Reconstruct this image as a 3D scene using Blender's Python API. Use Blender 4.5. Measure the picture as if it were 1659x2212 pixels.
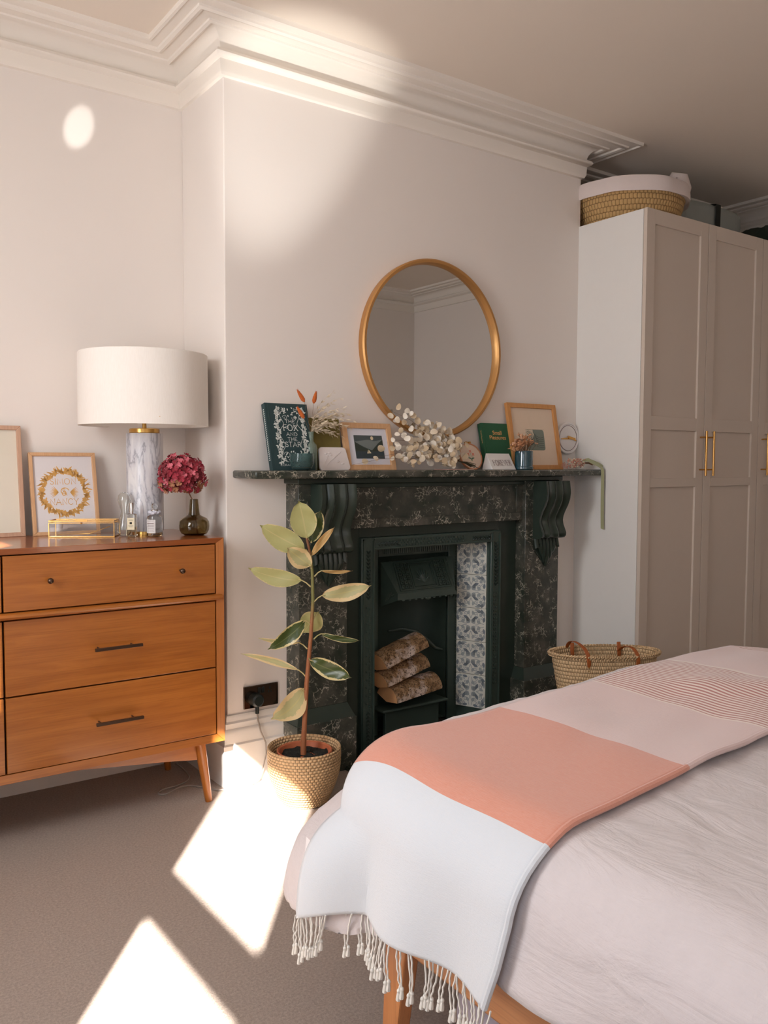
import bpy, bmesh, math, random
from math import sin, cos, pi, radians as RD
from mathutils import Vector, Matrix, noise

for o in list(bpy.data.objects):
    bpy.data.objects.remove(o, do_unlink=True)
SC = bpy.context.scene
COL = SC.collection
rnd = random.Random(7)

# ------------------------------------------------------------------ camera
cam_d = bpy.data.cameras.new('camera')
cam = bpy.data.objects.new('camera', cam_d)
COL.objects.link(cam)
SC.camera = cam
cam_d.sensor_fit = 'HORIZONTAL'
cam_d.sensor_width = 36.0
cam_d.lens = 36.0 * 1847.0 / 1659.0
cam_d.clip_start = 0.05
yaw, pitch, roll = 0.6214, 0.0592, 0.0036
fw = Vector((sin(yaw) * cos(pitch), cos(yaw) * cos(pitch), -sin(pitch)))
r0 = Vector((cos(yaw), -sin(yaw), 0))
u0 = r0.cross(fw)
rr = r0 * cos(roll) + u0 * sin(roll)
uu = -r0 * sin(roll) + u0 * cos(roll)
cam.matrix_world = Matrix(((rr.x, uu.x, -fw.x, 0), (rr.y, uu.y, -fw.y, -2.9),
                           (rr.z, uu.z, -fw.z, 1.215), (0, 0, 0, 1)))

# ------------------------------------------------------------------ world
W = bpy.data.worlds.new('world')
SC.world = W
W.use_nodes = True
wb = W.node_tree.nodes['Background']
wb.inputs[0].default_value = (0.62, 0.76, 1.0, 1)
wb.inputs[1].default_value = 1.6

# ------------------------------------------------------------------ lights
def light(name, kind, loc, aim, energy, color=(1, 1, 1), **kw):
    d = bpy.data.lights.new(name, kind)
    d.energy = energy
    d.color = color
    for k, v in kw.items():
        setattr(d, k, v)
    o = bpy.data.objects.new(name, d)
    COL.objects.link(o)
    o.location = loc
    o.rotation_euler = Vector(aim).to_track_quat('-Z', 'Y').to_euler()
    return o

SUN = Vector((0.62, 0.78, -0.635))
light('sun', 'SUN', (-4, -6, 5), SUN, 27.0, (1.0, 0.96, 0.91), angle=0.012)
# daylight lamp at the window_1 opening; the other two are added fill
light('daylight_fill', 'AREA', (-0.66, -2.84, 1.55), (1, 0.18, -0.12), 2.5, (0.84, 0.92, 1.0),
      shape='RECTANGLE', size=0.56, size_y=1.5)
light('daylight_fill', 'AREA', (-0.66, -1.10, 1.55), (1, -0.15, -0.12), 22, (0.95, 0.97, 1.0),
      shape='RECTANGLE', size=0.8, size_y=1.3)  # added fill in front of the solid left wall
light('daylight_fill', 'AREA', (1.2, -3.42, 1.6), (-0.1, 1, 0.0), 2, (1.0, 0.97, 0.93),
      shape='RECTANGLE', size=1.6, size_y=1.3)  # added faint fill at the windowless wall behind the camera
# spot lamps standing in for sunlight reflected off something out of view
light('reflected_sun', 'SPOT', (.72, -1.25, 0.06), Vector((1.66, -0.02, 2.60)) - Vector((.72, -1.25, 0.06)), 130,
      (1.0, 0.985, 0.95), spot_size=RD(16), spot_blend=0.8, shadow_soft_size=0.03)
light('reflected_sun', 'SPOT', (0.2, -1.2, 0.5), Vector((0.96, 0.38, 2.438)) - Vector((0.2, -1.2, 0.5)), 130,
      (1.0, 0.985, 0.95), spot_size=RD(2.4), spot_blend=0.35, shadow_soft_size=0.01)

# ------------------------------------------------------------------ exposure
SC.view_settings.view_transform = 'Standard'
SC.view_settings.look = 'None'
SC.view_settings.exposure = 0.95
SC.view_settings.gamma = 1.0
SC.view_settings.use_curve_mapping = False

# =================================================================== helpers
def lin(c):
    return tuple(((v / 255.0) / 12.92 if v / 255.0 <= 0.04045 else ((v / 255.0 + 0.055) / 1.055) ** 2.4) for v in c)

class NT:
    def __init__(s, name):
        s.m = bpy.data.materials.new(name)
        s.m.use_nodes = True
        s.n = s.m.node_tree.nodes
        s.l = s.m.node_tree.links
        s.b = s.n['Principled BSDF']
        s.out = s.n['Material Output']
    def new(s, t, **kw):
        x = s.n.new(t)
        for k, v in kw.items():
            if k in x.inputs.keys():
                x.inputs[k].default_value = v
            else:
                setattr(x, k, v)
        return x
    def link(s, a, b):
        s.l.new(a, b)
    def coord(s, scale=(1, 1, 1), rot=(0, 0, 0), kind='Object'):
        tc = s.n.new('ShaderNodeTexCoord')
        mp = s.n.new('ShaderNodeMapping')
        mp.inputs['Scale'].default_value = scale
        mp.inputs['Rotation'].default_value = rot
        s.link(tc.outputs[kind], mp.inputs['Vector'])
        return mp.outputs['Vector']
    def noise(s, vec, scale, detail=4, rough=0.55, dist=0.0):
        x = s.new('ShaderNodeTexNoise')
        x.inputs['Scale'].default_value = scale
        x.inputs['Detail'].default_value = detail
        x.inputs['Roughness'].default_value = rough
        x.inputs['Distortion'].default_value = dist
        s.link(vec, x.inputs['Vector'])
        return x.outputs['Fac']
    def ramp(s, fac, stops, interp='LINEAR'):
        x = s.new('ShaderNodeValToRGB')
        cr = x.color_ramp
        cr.interpolation = interp
        while len(cr.elements) < len(stops):
            cr.elements.new(0.5)
        for e, (p, c) in zip(cr.elements, stops):
            e.position = p
            e.color = (*c, 1) if len(c) == 3 else c
        s.link(fac, x.inputs['Fac'])
        return x.outputs['Color']
    def mix(s, fac, a, b, mode='MIX'):
        x = s.new('ShaderNodeMix', data_type='RGBA', blend_type=mode)
        for src, sock in ((fac, x.inputs[0]), (a, x.inputs[6]), (b, x.inputs[7])):
            if hasattr(src, 'is_output'):
                s.link(src, sock)
            else:
                sock.default_value = src if isinstance(src, (int, float)) else (*src, 1)
        return x.outputs[2]
    def math(s, op, a, b=0.0):
        x = s.new('ShaderNodeMath', operation=op)
        for src, sock in ((a, x.inputs[0]), (b, x.inputs[1])):
            if hasattr(src, 'is_output'):
                s.link(src, sock)
            else:
                sock.default_value = src
        return x.outputs[0]
    def bump(s, h, strength=0.3, dist=0.01):
        x = s.new('ShaderNodeBump')
        x.inputs['Strength'].default_value = strength
        x.inputs['Distance'].default_value = dist
        s.link(h, x.inputs['Height'])
        s.link(x.outputs['Normal'], s.b.inputs['Normal'])
    def col(s, c):
        if hasattr(c, 'is_output'):
            s.link(c, s.b.inputs['Base Color'])
        else:
            s.b.inputs['Base Color'].default_value = (*c, 1)

def plain(name, rgb, rough=0.5, metal=0.0, var=0.04, bump=0.0, scale=30, coat=0.0, spec=0.5, sheen=0.0):
    t = NT(name)
    c = lin(rgb)
    v = t.coord()
    f = t.noise(v, scale, 3)
    a = tuple(max(0, x * (1 - var)) for x in c)
    b = tuple(min(1, x * (1 + var)) for x in c)
    t.col(t.mix(f, a, b))
    t.b.inputs['Roughness'].default_value = rough
    t.b.inputs['Metallic'].default_value = metal
    t.b.inputs['Coat Weight'].default_value = coat
    t.b.inputs['Specular IOR Level'].default_value = spec
    t.b.inputs['Sheen Weight'].default_value = sheen
    if bump:
        t.bump(t.noise(v, scale * 4, 3), bump, 0.002)
    return t.m

def wood(name, c1, c2, axis='X', rough=0.35, scale=1.0, coat=0.0, board=0.0):
    t = NT(name)
    sc = {'X': (1.2, 14, 14), 'Y': (14, 1.2, 14), 'Z': (14, 14, 1.2)}[axis]
    v = t.coord(tuple(x * scale for x in sc))
    f = t.noise(v, 2.2, 6, 0.6, 0.8)
    col = t.ramp(f, [(0.25, lin(c1)), (0.75, lin(c2))])
    sc2 = {'X': (3, 160, 160), 'Y': (160, 3, 160), 'Z': (160, 160, 3)}[axis]
    g = t.noise(t.coord(tuple(x * scale for x in sc2)), 1.5, 3)
    dark = tuple(x * 0.72 for x in lin(c1))
    g2 = t.ramp(g, [(0.36, (1, 1, 1)), (0.5, (0, 0, 0))])
    gf = t.math('MULTIPLY', g2, 0.35)
    col = t.mix(gf, col, dark)
    t.col(col)
    t.b.inputs['Roughness'].default_value = rough
    t.b.inputs['Coat Weight'].default_value = coat
    t.b.inputs['Coat Roughness'].default_value = 0.12
    t.bump(g, 0.08, 0.001)
    return t.m

def glass(name, rgb=(255, 255, 255), rough=0.0, ior=1.45, tm=1.0):
    t = NT(name)
    t.b.inputs['Base Color'].default_value = (*lin(rgb), 1)
    t.b.inputs['Transmission Weight'].default_value = tm
    t.b.inputs['Roughness'].default_value = rough
    t.b.inputs['IOR'].default_value = ior
    return t.m

def thin_glass(name, tint=(255, 255, 255), gl=0.12):
    t = NT(name)
    tr = t.new('ShaderNodeBsdfTransparent')
    tr.inputs['Color'].default_value = (*lin(tint), 1)
    g = t.new('ShaderNodeBsdfGlossy')
    g.inputs['Roughness'].default_value = 0.02
    fr = t.new('ShaderNodeLayerWeight')
    fr.inputs['Blend'].default_value = 0.5
    m = t.math('ADD', t.math('MULTIPLY', t.math('POWER', fr.outputs['Facing'], 5.0), 0.7), gl * 0.3)
    x = t.new('ShaderNodeMixShader')
    t.link(m, x.inputs[0])
    t.link(tr.outputs[0], x.inputs[1])
    t.link(g.outputs[0], x.inputs[2])
    t.link(x.outputs[0], t.out.inputs['Surface'])
    return t.m

# ---- mesh builder
class MB:
    def __init__(s):
        s.v = []; s.f = []; s.mi = []; s.uv = []; s.cur = 0
    def add(s, vs, fs, uvs=None):
        n = len(s.v)
        s.v += [tuple(p) for p in vs]
        s.uv += (uvs if uvs else [(0, 0)] * len(vs))
        for f in fs:
            s.f.append([i + n for i in f]); s.mi.append(s.cur)
        return s
    def box(s, x0, x1, y0, y1, z0, z1):
        vs = [(x, y, z) for x in (x0, x1) for y in (y0, y1) for z in (z0, z1)]
        return s.add(vs, [(0, 1, 3, 2), (4, 6, 7, 5), (0, 4, 5, 1), (2, 3, 7, 6), (0, 2, 6, 4), (1, 5, 7, 3)])
    def hexa(s, q0, q1):
        """prism between two quads (lists of four points)"""
        return s.add(list(q0) + list(q1), [(3, 2, 1, 0), (4, 5, 6, 7), (0, 1, 5, 4), (1, 2, 6, 5), (2, 3, 7, 6), (3, 0, 4, 7)])
    def prism(s, pts2, y0, y1, ax='Y'):
        """polygon extruded; ax='Y': pts are (x,z); 'X': (y,z); 'Z': (x,y)"""
        n = len(pts2)
        def mk(p, t):
            return {'Y': (p[0], t, p[1]), 'X': (t, p[0], p[1]), 'Z': (p[0], p[1], t)}[ax]
        vs = [mk(p, y0) for p in pts2] + [mk(p, y1) for p in pts2]
        fs = [list(range(n))[::-1], list(range(n, 2 * n))] + [(i, (i + 1) % n, n + (i + 1) % n, n + i) for i in range(n)]
        return s.add(vs, fs)
    def lathe(s, prof, cx=0, cy=0, cz=0, seg=32, sx=1, sy=1, closed=False, fn=None):
        vs = []; fs = []; m = len(prof)
        for j in range(seg):
            a = 2 * pi * j / seg
            for i, (r, z) in enumerate(prof):
                rr_ = r if fn is None else fn(r, z, a)
                vs.append((cx + rr_ * sx * cos(a), cy + rr_ * sy * sin(a), cz + z))
        for j in range(seg):
            k = (j + 1) % seg
            for i in range(m - 1 + (1 if closed else 0)):
                i2 = (i + 1) % m
                fs.append((j * m + i, k * m + i, k * m + i2, j * m + i2))
        n0 = len(s.v)
        s.add(vs, fs)
        if not closed:
            if prof[0][0] > 1e-6 and prof[0][0] < 0 + 1e9 and s_cap(prof, 0):
                s.f.append([n0 + j * m for j in range(seg)][::-1]); s.mi.append(s.cur)
            if s_cap(prof, -1):
                s.f.append([n0 + j * m + m - 1 for j in range(seg)]); s.mi.append(s.cur)
        return s
    def tube(s, path, r, seg=8, caps=True):
        path = [Vector(p) for p in path]
        n = len(path)
        rs = r if isinstance(r, (list, tuple)) else [r] * n
        vs = []; fs = []
        prev = None
        for i, p in enumerate(path):
            d = (path[min(i + 1, n - 1)] - path[max(i - 1, 0)])
            d = d.normalized() if d.length > 1e-9 else Vector((0, 0, 1))
            if prev is None:
                a = d.orthogonal().normalized()
            else:
                a = (prev - d * prev.dot(d))
                a = a.normalized() if a.length > 1e-6 else d.orthogonal().normalized()
            prev = a
            b = d.cross(a)
            for k in range(seg):
                t = 2 * pi * k / seg
                vs.append(p + (a * cos(t) + b * sin(t)) * rs[i])
        for i in range(n - 1):
            for k in range(seg):
                k2 = (k + 1) % seg
                fs.append((i * seg + k, i * seg + k2, (i + 1) * seg + k2, (i + 1) * seg + k))
        if caps:
            fs.append(list(range(seg))[::-1]); fs.append([(n - 1) * seg + k for k in range(seg)])
        return s.add(vs, fs)
    def sphere(s, c, r, seg=12, rings=8, sc=(1, 1, 1)):
        vs = [(c[0], c[1], c[2] + r * sc[2])]
        for i in range(1, rings):
            t = pi * i / rings
            for j in range(seg):
                a = 2 * pi * j / seg
                vs.append((c[0] + r * sc[0] * sin(t) * cos(a), c[1] + r * sc[1] * sin(t) * sin(a), c[2] + r * sc[2] * cos(t)))
        vs.append((c[0], c[1], c[2] - r * sc[2]))
        fs = []
        for j in range(seg):
            k = (j + 1) % seg
            fs.append((0, 1 + j, 1 + k))
            for i in range(rings - 2):
                fs.append((1 + i * seg + j, 1 + (i + 1) * seg + j, 1 + (i + 1) * seg + k, 1 + i * seg + k))
            fs.append((1 + (rings - 2) * seg + j, len(vs) - 1, 1 + (rings - 2) * seg + k))
        return s.add(vs, fs)
    def grid(s, nu, nv, fn, flip=False):
        vs = []; uv = []
        for i in range(nu + 1):
            for j in range(nv + 1):
                vs.append(fn(i / nu, j / nv)); uv.append((i / nu, j / nv))
        fs = []
        for i in range(nu):
            for j in range(nv):
                a = i * (nv + 1) + j
                q = (a, a + nv + 1, a + nv + 2, a + 1)
                fs.append(q[::-1] if flip else q)
        return s.add(vs, fs, uv)
    def tf(s, M):
        s.v = [tuple(M @ Vector(p)) for p in s.v]
        return s
    def mesh(s, name, mats, smooth=True):
        me = bpy.data.meshes.new(name)
        me.from_pydata(s.v, [], s.f)
        for m in (mats if isinstance(mats, (list, tuple)) else [mats]):
            me.materials.append(m)
        me.polygons.foreach_set('material_index', s.mi)
        uvl = me.uv_layers.new(name='UVMap')
        for lp in me.loops:
            uvl.data[lp.index].uv = s.uv[lp.vertex_index]
        bm = bmesh.new(); bm.from_mesh(me)
        bmesh.ops.recalc_face_normals(bm, faces=bm.faces)
        bm.to_mesh(me); bm.free()
        me.shade_smooth() if smooth else me.shade_flat()
        if smooth:
            try:
                me.set_sharp_from_angle(angle=RD(38))
            except Exception:
                pass
        me.update()
        return me
    def build(s, name, mats, parent=None, smooth=True, bevel=0.0, seg=2):
        o = bpy.data.objects.new(name, s.mesh(name, mats, smooth))
        COL.objects.link(o)
        if parent is not None:
            o.parent = parent
        if bevel:
            b = o.modifiers.new('bevel', 'BEVEL')
            b.width = bevel; b.segments = seg; b.limit_method = 'ANGLE'; b.angle_limit = RD(40)
        return o

def s_cap(prof, i):
    return prof[i][0] > 1e-6 and True

def tag(o, label=None, cat=None, group=None, kind=None):
    if label: o['label'] = label
    if cat: o['category'] = cat
    if group: o['group'] = group
    if kind: o['kind'] = kind
    return o

def thing(name, label, cat, loc=(0, 0, 0), rot=(0, 0, 0), group=None):
    o = bpy.data.objects.new(name, None)
    COL.objects.link(o)
    o.empty_display_size = 0.05
    o.location = loc; o.rotation_euler = rot
    return tag(o, label, cat, group)

def struct(o, label=None):
    o['kind'] = 'structure'
    if label: o['label'] = label
    return o

def inst(src, parent, M=None):
    """a further copy of a mesh part, sharing its data"""
    c = src.copy(); COL.objects.link(c); c.parent = parent
    if M is not None: c.matrix_local = M
    return c

def sweep(mb, path, prof, closed=False):
    """mitred sweep of profile (out, z) along an XY path, out = to the left of travel"""
    n = len(path); vs = []; fs = []; m = len(prof)
    for i in range(n):
        p = Vector(path[i])
        d1 = (p - Vector(path[(i - 1) % n])).normalized() if (closed or i > 0) else None
        d2 = (Vector(path[(i + 1) % n]) - p).normalized() if (closed or i < n - 1) else None
        if d1 is None: d1 = d2
        if d2 is None: d2 = d1
        n1 = Vector((d1.y, -d1.x)); n2 = Vector((d2.y, -d2.x))
        b = (n1 + n2).normalized()
        k = 1.0 / max(0.3, b.dot(n1))
        for (o_, z) in prof:
            q = p + b * (o_ * k)
            vs.append((q.x, q.y, z))
    for i in range(n if closed else n - 1):
        j = (i + 1) % n
        for a in range(m - 1):
            fs.append((i * m + a, j * m + a, j * m + a + 1, i * m + a + 1))
    if not closed:
        fs.append(list(range(m))); fs.append([(n - 1) * m + a for a in range(m)][::-1])
    return mb.add(vs, fs)

# ---- stroke lettering (serif capitals) as flat ribbons
GL = {
 'A': (0.8, [[(0, 0), (.4, 1), (.8, 0)], [(.16, .36), (.64, .36)]]),
 'B': (0.6, [[(0.08, 0), (0.08, 1), (.38, 1), (.52, .88), (.52, .64), (.38, .53), (.08, .53)], [(.38, .53), (.6, .4), (.6, .14), (.42, 0), (.08, 0)]]),
 'C': (0.75, [[(.72, .8), (.58, .95), (.38, 1), (.16, .9), (.03, .65), (.03, .35), (.16, .1), (.38, 0), (.58, .05), (.72, .2)]]),
 'D': (0.75, [[(.08, 0), (.08, 1), (.4, 1), (.62, .88), (.73, .62), (.73, .38), (.62, .12), (.4, 0), (.08, 0)]]),
 'E': (0.58, [[(.55, 1), (.08, 1), (.08, 0), (.56, 0)], [(.08, .52), (.45, .52)]]),
 'F': (0.56, [[(.54, 1), (.08, 1), (.08, 0)], [(.08, .52), (.44, .52)]]),
 'H': (0.75, [[(.08, 0), (.08, 1)], [(.68, 0), (.68, 1)], [(.08, .52), (.68, .52)]]),
 'I': (0.2, [[(.1, 0), (.1, 1)]]),
 'K': (0.68, [[(.08, 0), (.08, 1)], [(.62, 1), (.1, .45)], [(.25, .6), (.66, 0)]]),
 'L': (0.55, [[(.08, 1), (.08, 0), (.53, 0)]]),
 'M': (0.9, [[(.05, 0), (.12, 1), (.45, .15), (.78, 1), (.85, 0)]]),
 'N': (0.78, [[(.08, 0), (.08, 1), (.7, 0), (.7, 1)]]),
 'O': (0.85, [[(.42, 0), (.2, .06), (.05, .3), (.05, .7), (.2, .94), (.42, 1), (.64, .94), (.79, .7), (.79, .3), (.64, .06), (.42, 0)]]),
 'R': (0.66, [[(.08, 0), (.08, 1), (.4, 1), (.54, .88), (.54, .62), (.4, .5), (.08, .5)], [(.32, .5), (.64, 0)]]),
 'S': (0.55, [[(.5, .84), (.38, .98), (.2, 1), (.06, .88), (.06, .68), (.2, .55), (.38, .47), (.52, .34), (.52, .14), (.38, 0), (.18, 0), (.03, .16)]]),
 'T': (0.7, [[(.35, 0), (.35, 1)], [(.02, 1), (.68, 1)]]),
 'V': (0.75, [[(.02, 1), (.37, 0), (.73, 1)]]),
 'X': (0.72, [[(.04, 1), (.68, 0)], [(.68, 1), (.04, 0)]]),
 'Y': (0.72, [[(.02, 1), (.36, .5), (.7, 1)], [(.36, .5), (.36, 0)]]),
 '&': (0.75, [[(.72, 0), (.2, .72), (.22, .92), (.36, 1), (.48, .9), (.46, .72), (.1, .36), (.08, .14), (.24, 0), (.46, .04), (.7, .4)]]),
 ' ': (0.35, []),
}
def ribbon(mb, pts, w, y, w2=None):
    """flat ribbon in the XZ plane at depth y"""
    n = len(pts)
    if n < 2: return
    P = [Vector((p[0], p[1])) for p in pts]
    vs = []
    for i in range(n):
        d = P[min(i + 1, n - 1)] - P[max(i - 1, 0)]
        if d.length < 1e-9: d = Vector((1, 0))
        d.normalize()
        t = i / (n - 1)
        ww = w if w2 is None else w + (w2 - w) * t
        nn = Vector((-d.y, d.x)) * ww * 0.5
        vs += [(P[i].x + nn.x, y, P[i].y + nn.y), (P[i].x - nn.x, y, P[i].y - nn.y)]
    mb.add(vs, [(2 * i, 2 * i + 1, 2 * i + 3, 2 * i + 2) for i in range(n - 1)])
def poly(mb, pts, y):
    mb.add([(p[0], y, p[1]) for p in pts], [list(range(len(pts)))])
def leafpoly(mb, x, z, a, L, w, y, n=5):
    pts = []
    for i in range(n + 1):
        t = i / n; pts.append((t * L, w * 0.5 * sin(pi * t ** 0.8)))
    for i in range(n - 1, 0, -1):
        t = i / n; pts.append((t * L, -w * 0.5 * sin(pi * t ** 0.8)))
    c, s_ = cos(a), sin(a)
    poly(mb, [(x + p[0] * c - p[1] * s_, z + p[0] * s_ + p[1] * c) for p in pts], y)
def spiral(mb, x, z, r, a0, turns, w, y, sgn=1, n=18):
    pts = []
    for i in range(n + 1):
        t = i / n; a = a0 + sgn * 2 * pi * turns * t; q = r * (1 - 0.85 * t)
        pts.append((x + q * cos(a), z + q * sin(a)))
    ribbon(mb, pts, w, y)
def letters(mb, text, x, z, h, y, width=None, wt=0.09, serif=True, gap=0.16, wide=1.0, track=None):
    tot = sum(GL[c][0] * wide + gap for c in text) - gap
    k = h if width is None else width / tot
    cx = x - tot * k / 2
    for c in text:
        gw, st = GL[c]
        for s_ in st:
            pts = [(cx + p[0] * wide * k, z + p[1] * h) for p in s_]
            ribbon(mb, pts, wt * h, y)
            if serif and c not in 'OC&S':
                for p in (pts[0], pts[-1]):
                    ribbon(mb, [(p[0] - .11 * h, p[1]), (p[0] + .11 * h, p[1])], .05 * h, y)
        cx += (gw * wide + gap) * k

# =================================================================== materials
M = {}
def wallmat(name, rgb):
    t = NT(name)
    v = t.coord()
    f = t.noise(v, 3.0, 4)
    c = lin(rgb)
    t.col(t.mix(f, tuple(x * 0.985 for x in c), c))
    t.b.inputs['Roughness'].default_value = 0.75
    t.bump(t.noise(v, 160, 3), 0.05, 0.001)
    return t.m
M['wall'] = wallmat('wall_paint', (238, 229, 221))
M['ceil'] = wallmat('ceiling_paint', (236, 223, 208))
M['cornice'] = wallmat('cornice_paint', (240, 231, 220))
M['skirt'] = plain('skirting_paint', (240, 236, 230), 0.4, var=0.01)
M['wardrobe_shaded_paint'] = plain('wardrobe_shaded_paint', (212, 197, 182), 0.45, var=0.01)  # door colour darkened to carry the shade on the wardrobe front
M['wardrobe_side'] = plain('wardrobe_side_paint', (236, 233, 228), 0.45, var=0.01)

t = NT('carpet')
v = t.coord()
f1 = t.noise(v, 150, 3, 0.8); f2 = t.noise(v, 900, 2, 0.8); f3 = t.noise(v, 5, 4)
c = t.ramp(f1, [(0.36, lin((172, 146, 128))), (0.64, lin((236, 218, 202)))])
c = t.mix(0.45, c, t.ramp(f2, [(0.35, lin((160, 134, 118))), (0.65, lin((238, 222, 208)))]))
c = t.mix(t.math('MULTIPLY', f3, 0.35), c, lin((212, 190, 172)))
t.col(c); t.b.inputs['Roughness'].default_value = 1.0; t.b.inputs['Specular IOR Level'].default_value = 0.1
t.b.inputs['Sheen Weight'].default_value = 0.2
t.bump(t.math('ADD', f1, f2), 0.9, 0.006)
M['carpet'] = t.m

def marble_dark(name, seed=0.0, veins=1.0):
    t = NT(name)
    v = t.coord()
    base = t.ramp(t.noise(v, 14, 5), [(0.32, lin((44, 52, 44))), (0.52, lin((66, 68, 60))), (0.72, lin((92, 88, 80)))])
    d = t.new('ShaderNodeTexNoise'); d.inputs['Scale'].default_value = 24; d.inputs['Detail'].default_value = 5
    t.link(v, d.inputs['Vector'])
    mx = t.new('ShaderNodeMix', data_type='VECTOR'); mx.inputs[0].default_value = 0.075
    t.link(v, mx.inputs[4]); t.link(d.outputs['Color'], mx.inputs[5])
    vo = t.new('ShaderNodeTexVoronoi', feature='DISTANCE_TO_EDGE'); vo.inputs['Scale'].default_value = 44
    t.link(mx.outputs[1], vo.inputs['Vector'])
    l1 = t.ramp(vo.outputs['Distance'], [(0.0, (1, 1, 1)), (0.035, (0.5, 0.5, 0.5)), (0.075, (0, 0, 0))])
    mask = t.ramp(t.noise(v, 20, 4), [(0.49, (0, 0, 0)), (0.60, (1, 1, 1))])
    f = t.math('MULTIPLY', l1, mask)
    big = t.ramp(t.noise(v, 22, 6, 0.7, 2.0), [(0.64, (0, 0, 0)), (0.71, (1, 1, 1))])
    f = t.math('MAXIMUM', t.math('MULTIPLY', f, 0.9), t.math('MULTIPLY', big, 0.85))
    t.col(t.mix(f, base, lin((196, 188, 170))))
    t.b.inputs['Roughness'].default_value = 0.24
    return t.m
M['marble'] = marble_dark('dark_marble')
t = NT('white_marble')
v = t.coord((9, 9, 2.6), (0.35, 0.5, 0))
n1 = t.noise(v, 2.0, 7, 0.6, 0.7)
c = t.ramp(n1, [(0.38, lin((226, 224, 224))), (0.47, lin((204, 202, 206))), (0.5, lin((158, 157, 164))), (0.53, lin((208, 206, 210))), (0.7, lin((228, 226, 226)))])
t.col(c); t.b.inputs['Roughness'].default_value = 0.3
M['white_marble'] = t.m
M['slate_black'] = plain('black_painted_stone', (46, 57, 49), 0.26, var=0.2, scale=12)
M['iron'] = plain('black_green_cast_iron', (58, 73, 66), 0.36, var=0.2, scale=18, bump=0.12, spec=0.6)
M['iron_dark'] = plain('cast_iron_firebox', (58, 73, 65), 0.6, var=0.2, scale=8)
M['tile'] = plain('glazed_cream_tile', (226, 226, 216), 0.08, var=0.03, coat=0.6)
M['tile_blue'] = plain('tile_print_grey_blue', (168, 175, 176), 0.1, coat=0.6, var=0.15, scale=60)
M['tile_dark'] = plain('tile_print_slate', (128, 138, 146), 0.1, coat=0.6, var=0.15, scale=60)
M['dresser'] = wood('acorn_wood', (150, 84, 30), (180, 110, 46), 'X', 0.3, coat=0.25)
M['dresser_v'] = wood('acorn_wood_upright', (152, 86, 30), (180, 110, 46), 'Z', 0.3, coat=0.25)
M['dresser_top'] = wood('acorn_wood_top', (138, 74, 34), (162, 92, 46), 'X', 0.22, coat=0.35)
M['gap'] = plain('dark_gap', (40, 20, 10), 0.8)
M['bed_wood'] = wood('bed_frame_wood', (196, 132, 84), (214, 152, 102), 'Y', 0.4)
M['bed_leg'] = wood('bed_leg_wood', (198, 128, 76), (216, 148, 94), 'Z', 0.4)
M['light_wood'] = wood('light_frame_wood', (204, 156, 112), (222, 178, 134), 'Z', 0.5, 3)
M['light_wood2'] = wood('pink_frame_wood', (190, 150, 124), (206, 166, 138), 'Z', 0.5, 3)
M['oak_frame'] = wood('oak_frame_wood', (196, 134, 74), (216, 156, 92), 'Z', 0.45, 3)
M['gold'] = plain('brushed_gold', (206, 158, 92), 0.34, 1.0, 0.06)
M['mirror_gold'] = plain('antique_gold_frame', (200, 150, 92), 0.42, 0.7, 0.06)
M['brass'] = plain('brass', (206, 162, 92), 0.28, 1.0)
M['chrome'] = plain('polished_steel', (210, 205, 200), 0.12, 1.0)
M['bronze'] = plain('dark_bronze', (92, 74, 62), 0.3, 0.9)
M['black_metal'] = plain('black_nickel', (96, 82, 70), 0.12, 1.0)
M['black_plastic'] = plain('black_plastic', (30, 38, 36), 0.3)
t = NT('mirror_glass'); t.b.inputs['Metallic'].default_value = 1; t.b.inputs['Roughness'].default_value = 0.0
t.b.inputs['Base Color'].default_value = (0.82, 0.82, 0.8, 1); M['mirror'] = t.m
M['shade'] = None
t = NT('lamp_shade_linen'); v = t.coord((1, 1, 1))
f = t.noise(t.coord((300, 300, 40)), 1, 2)
t.col(t.mix(f, lin((238, 230, 220)), lin((246, 240, 232)))); t.b.inputs['Roughness'].default_value = 0.9
t.bump(f, 0.1, 0.001)
M['shade'] = t.m
M['paper'] = plain('white_paper', (228, 222, 222), 0.85, var=0.01)
M['mat_white'] = plain('white_mount', (226, 226, 234), 0.8, var=0.01)
M['mat_cream'] = plain('cream_mount', (232, 208, 182), 0.8, var=0.02)
M['gold_print'] = plain('gold_foil_print', (226, 172, 92), 0.5, 0.0, 0.1, scale=200)
M['book_navy'] = plain('dark_teal_cloth', (38, 62, 64), 0.8, bump=0.4, scale=300)
M['book_print'] = plain('silver_print', (214, 218, 212), 0.6, var=0.03)
M['book_green'] = plain('green_cloth', (40, 92, 62), 0.8, bump=0.4, scale=300)
M['book_gold'] = plain('gold_lettering', (218, 168, 106), 0.5, 0.0)
M['pages'] = plain('book_pages', (222, 214, 198), 0.9)
M['olive'] = plain('olive_card', (118, 104, 48), 0.75)
M['plaster'] = plain('plaster', (232, 222, 218), 0.85, var=0.02, bump=0.1)
M['white_gloss'] = plain('white_painted_wood', (232, 228, 224), 0.45, var=0.01)
M['grey_lines'] = plain('grey_lettering', (140, 120, 118), 0.7)
M['teal_glaze'] = plain('teal_glazed_ceramic', (40, 74, 84), 0.1, var=0.35, scale=120, coat=0.7)
M['sage_glass'] = glass('sage_green_glass', (184, 200, 184), 0.1, 1.3, .72)
M['teal_glass'] = glass('teal_glass', (132, 164, 162), 0.03, 1.3, .85)
M['copper'] = plain('copper_wax', (186, 96, 52), 0.35, 0.3)
M['clear_glass'] = glass('clear_glass', (250, 252, 250))
M['olive_glass'] = glass('smoked_olive_glass', (176, 160, 124), 0.02)
M['pane'] = thin_glass('thin_pane')
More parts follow.
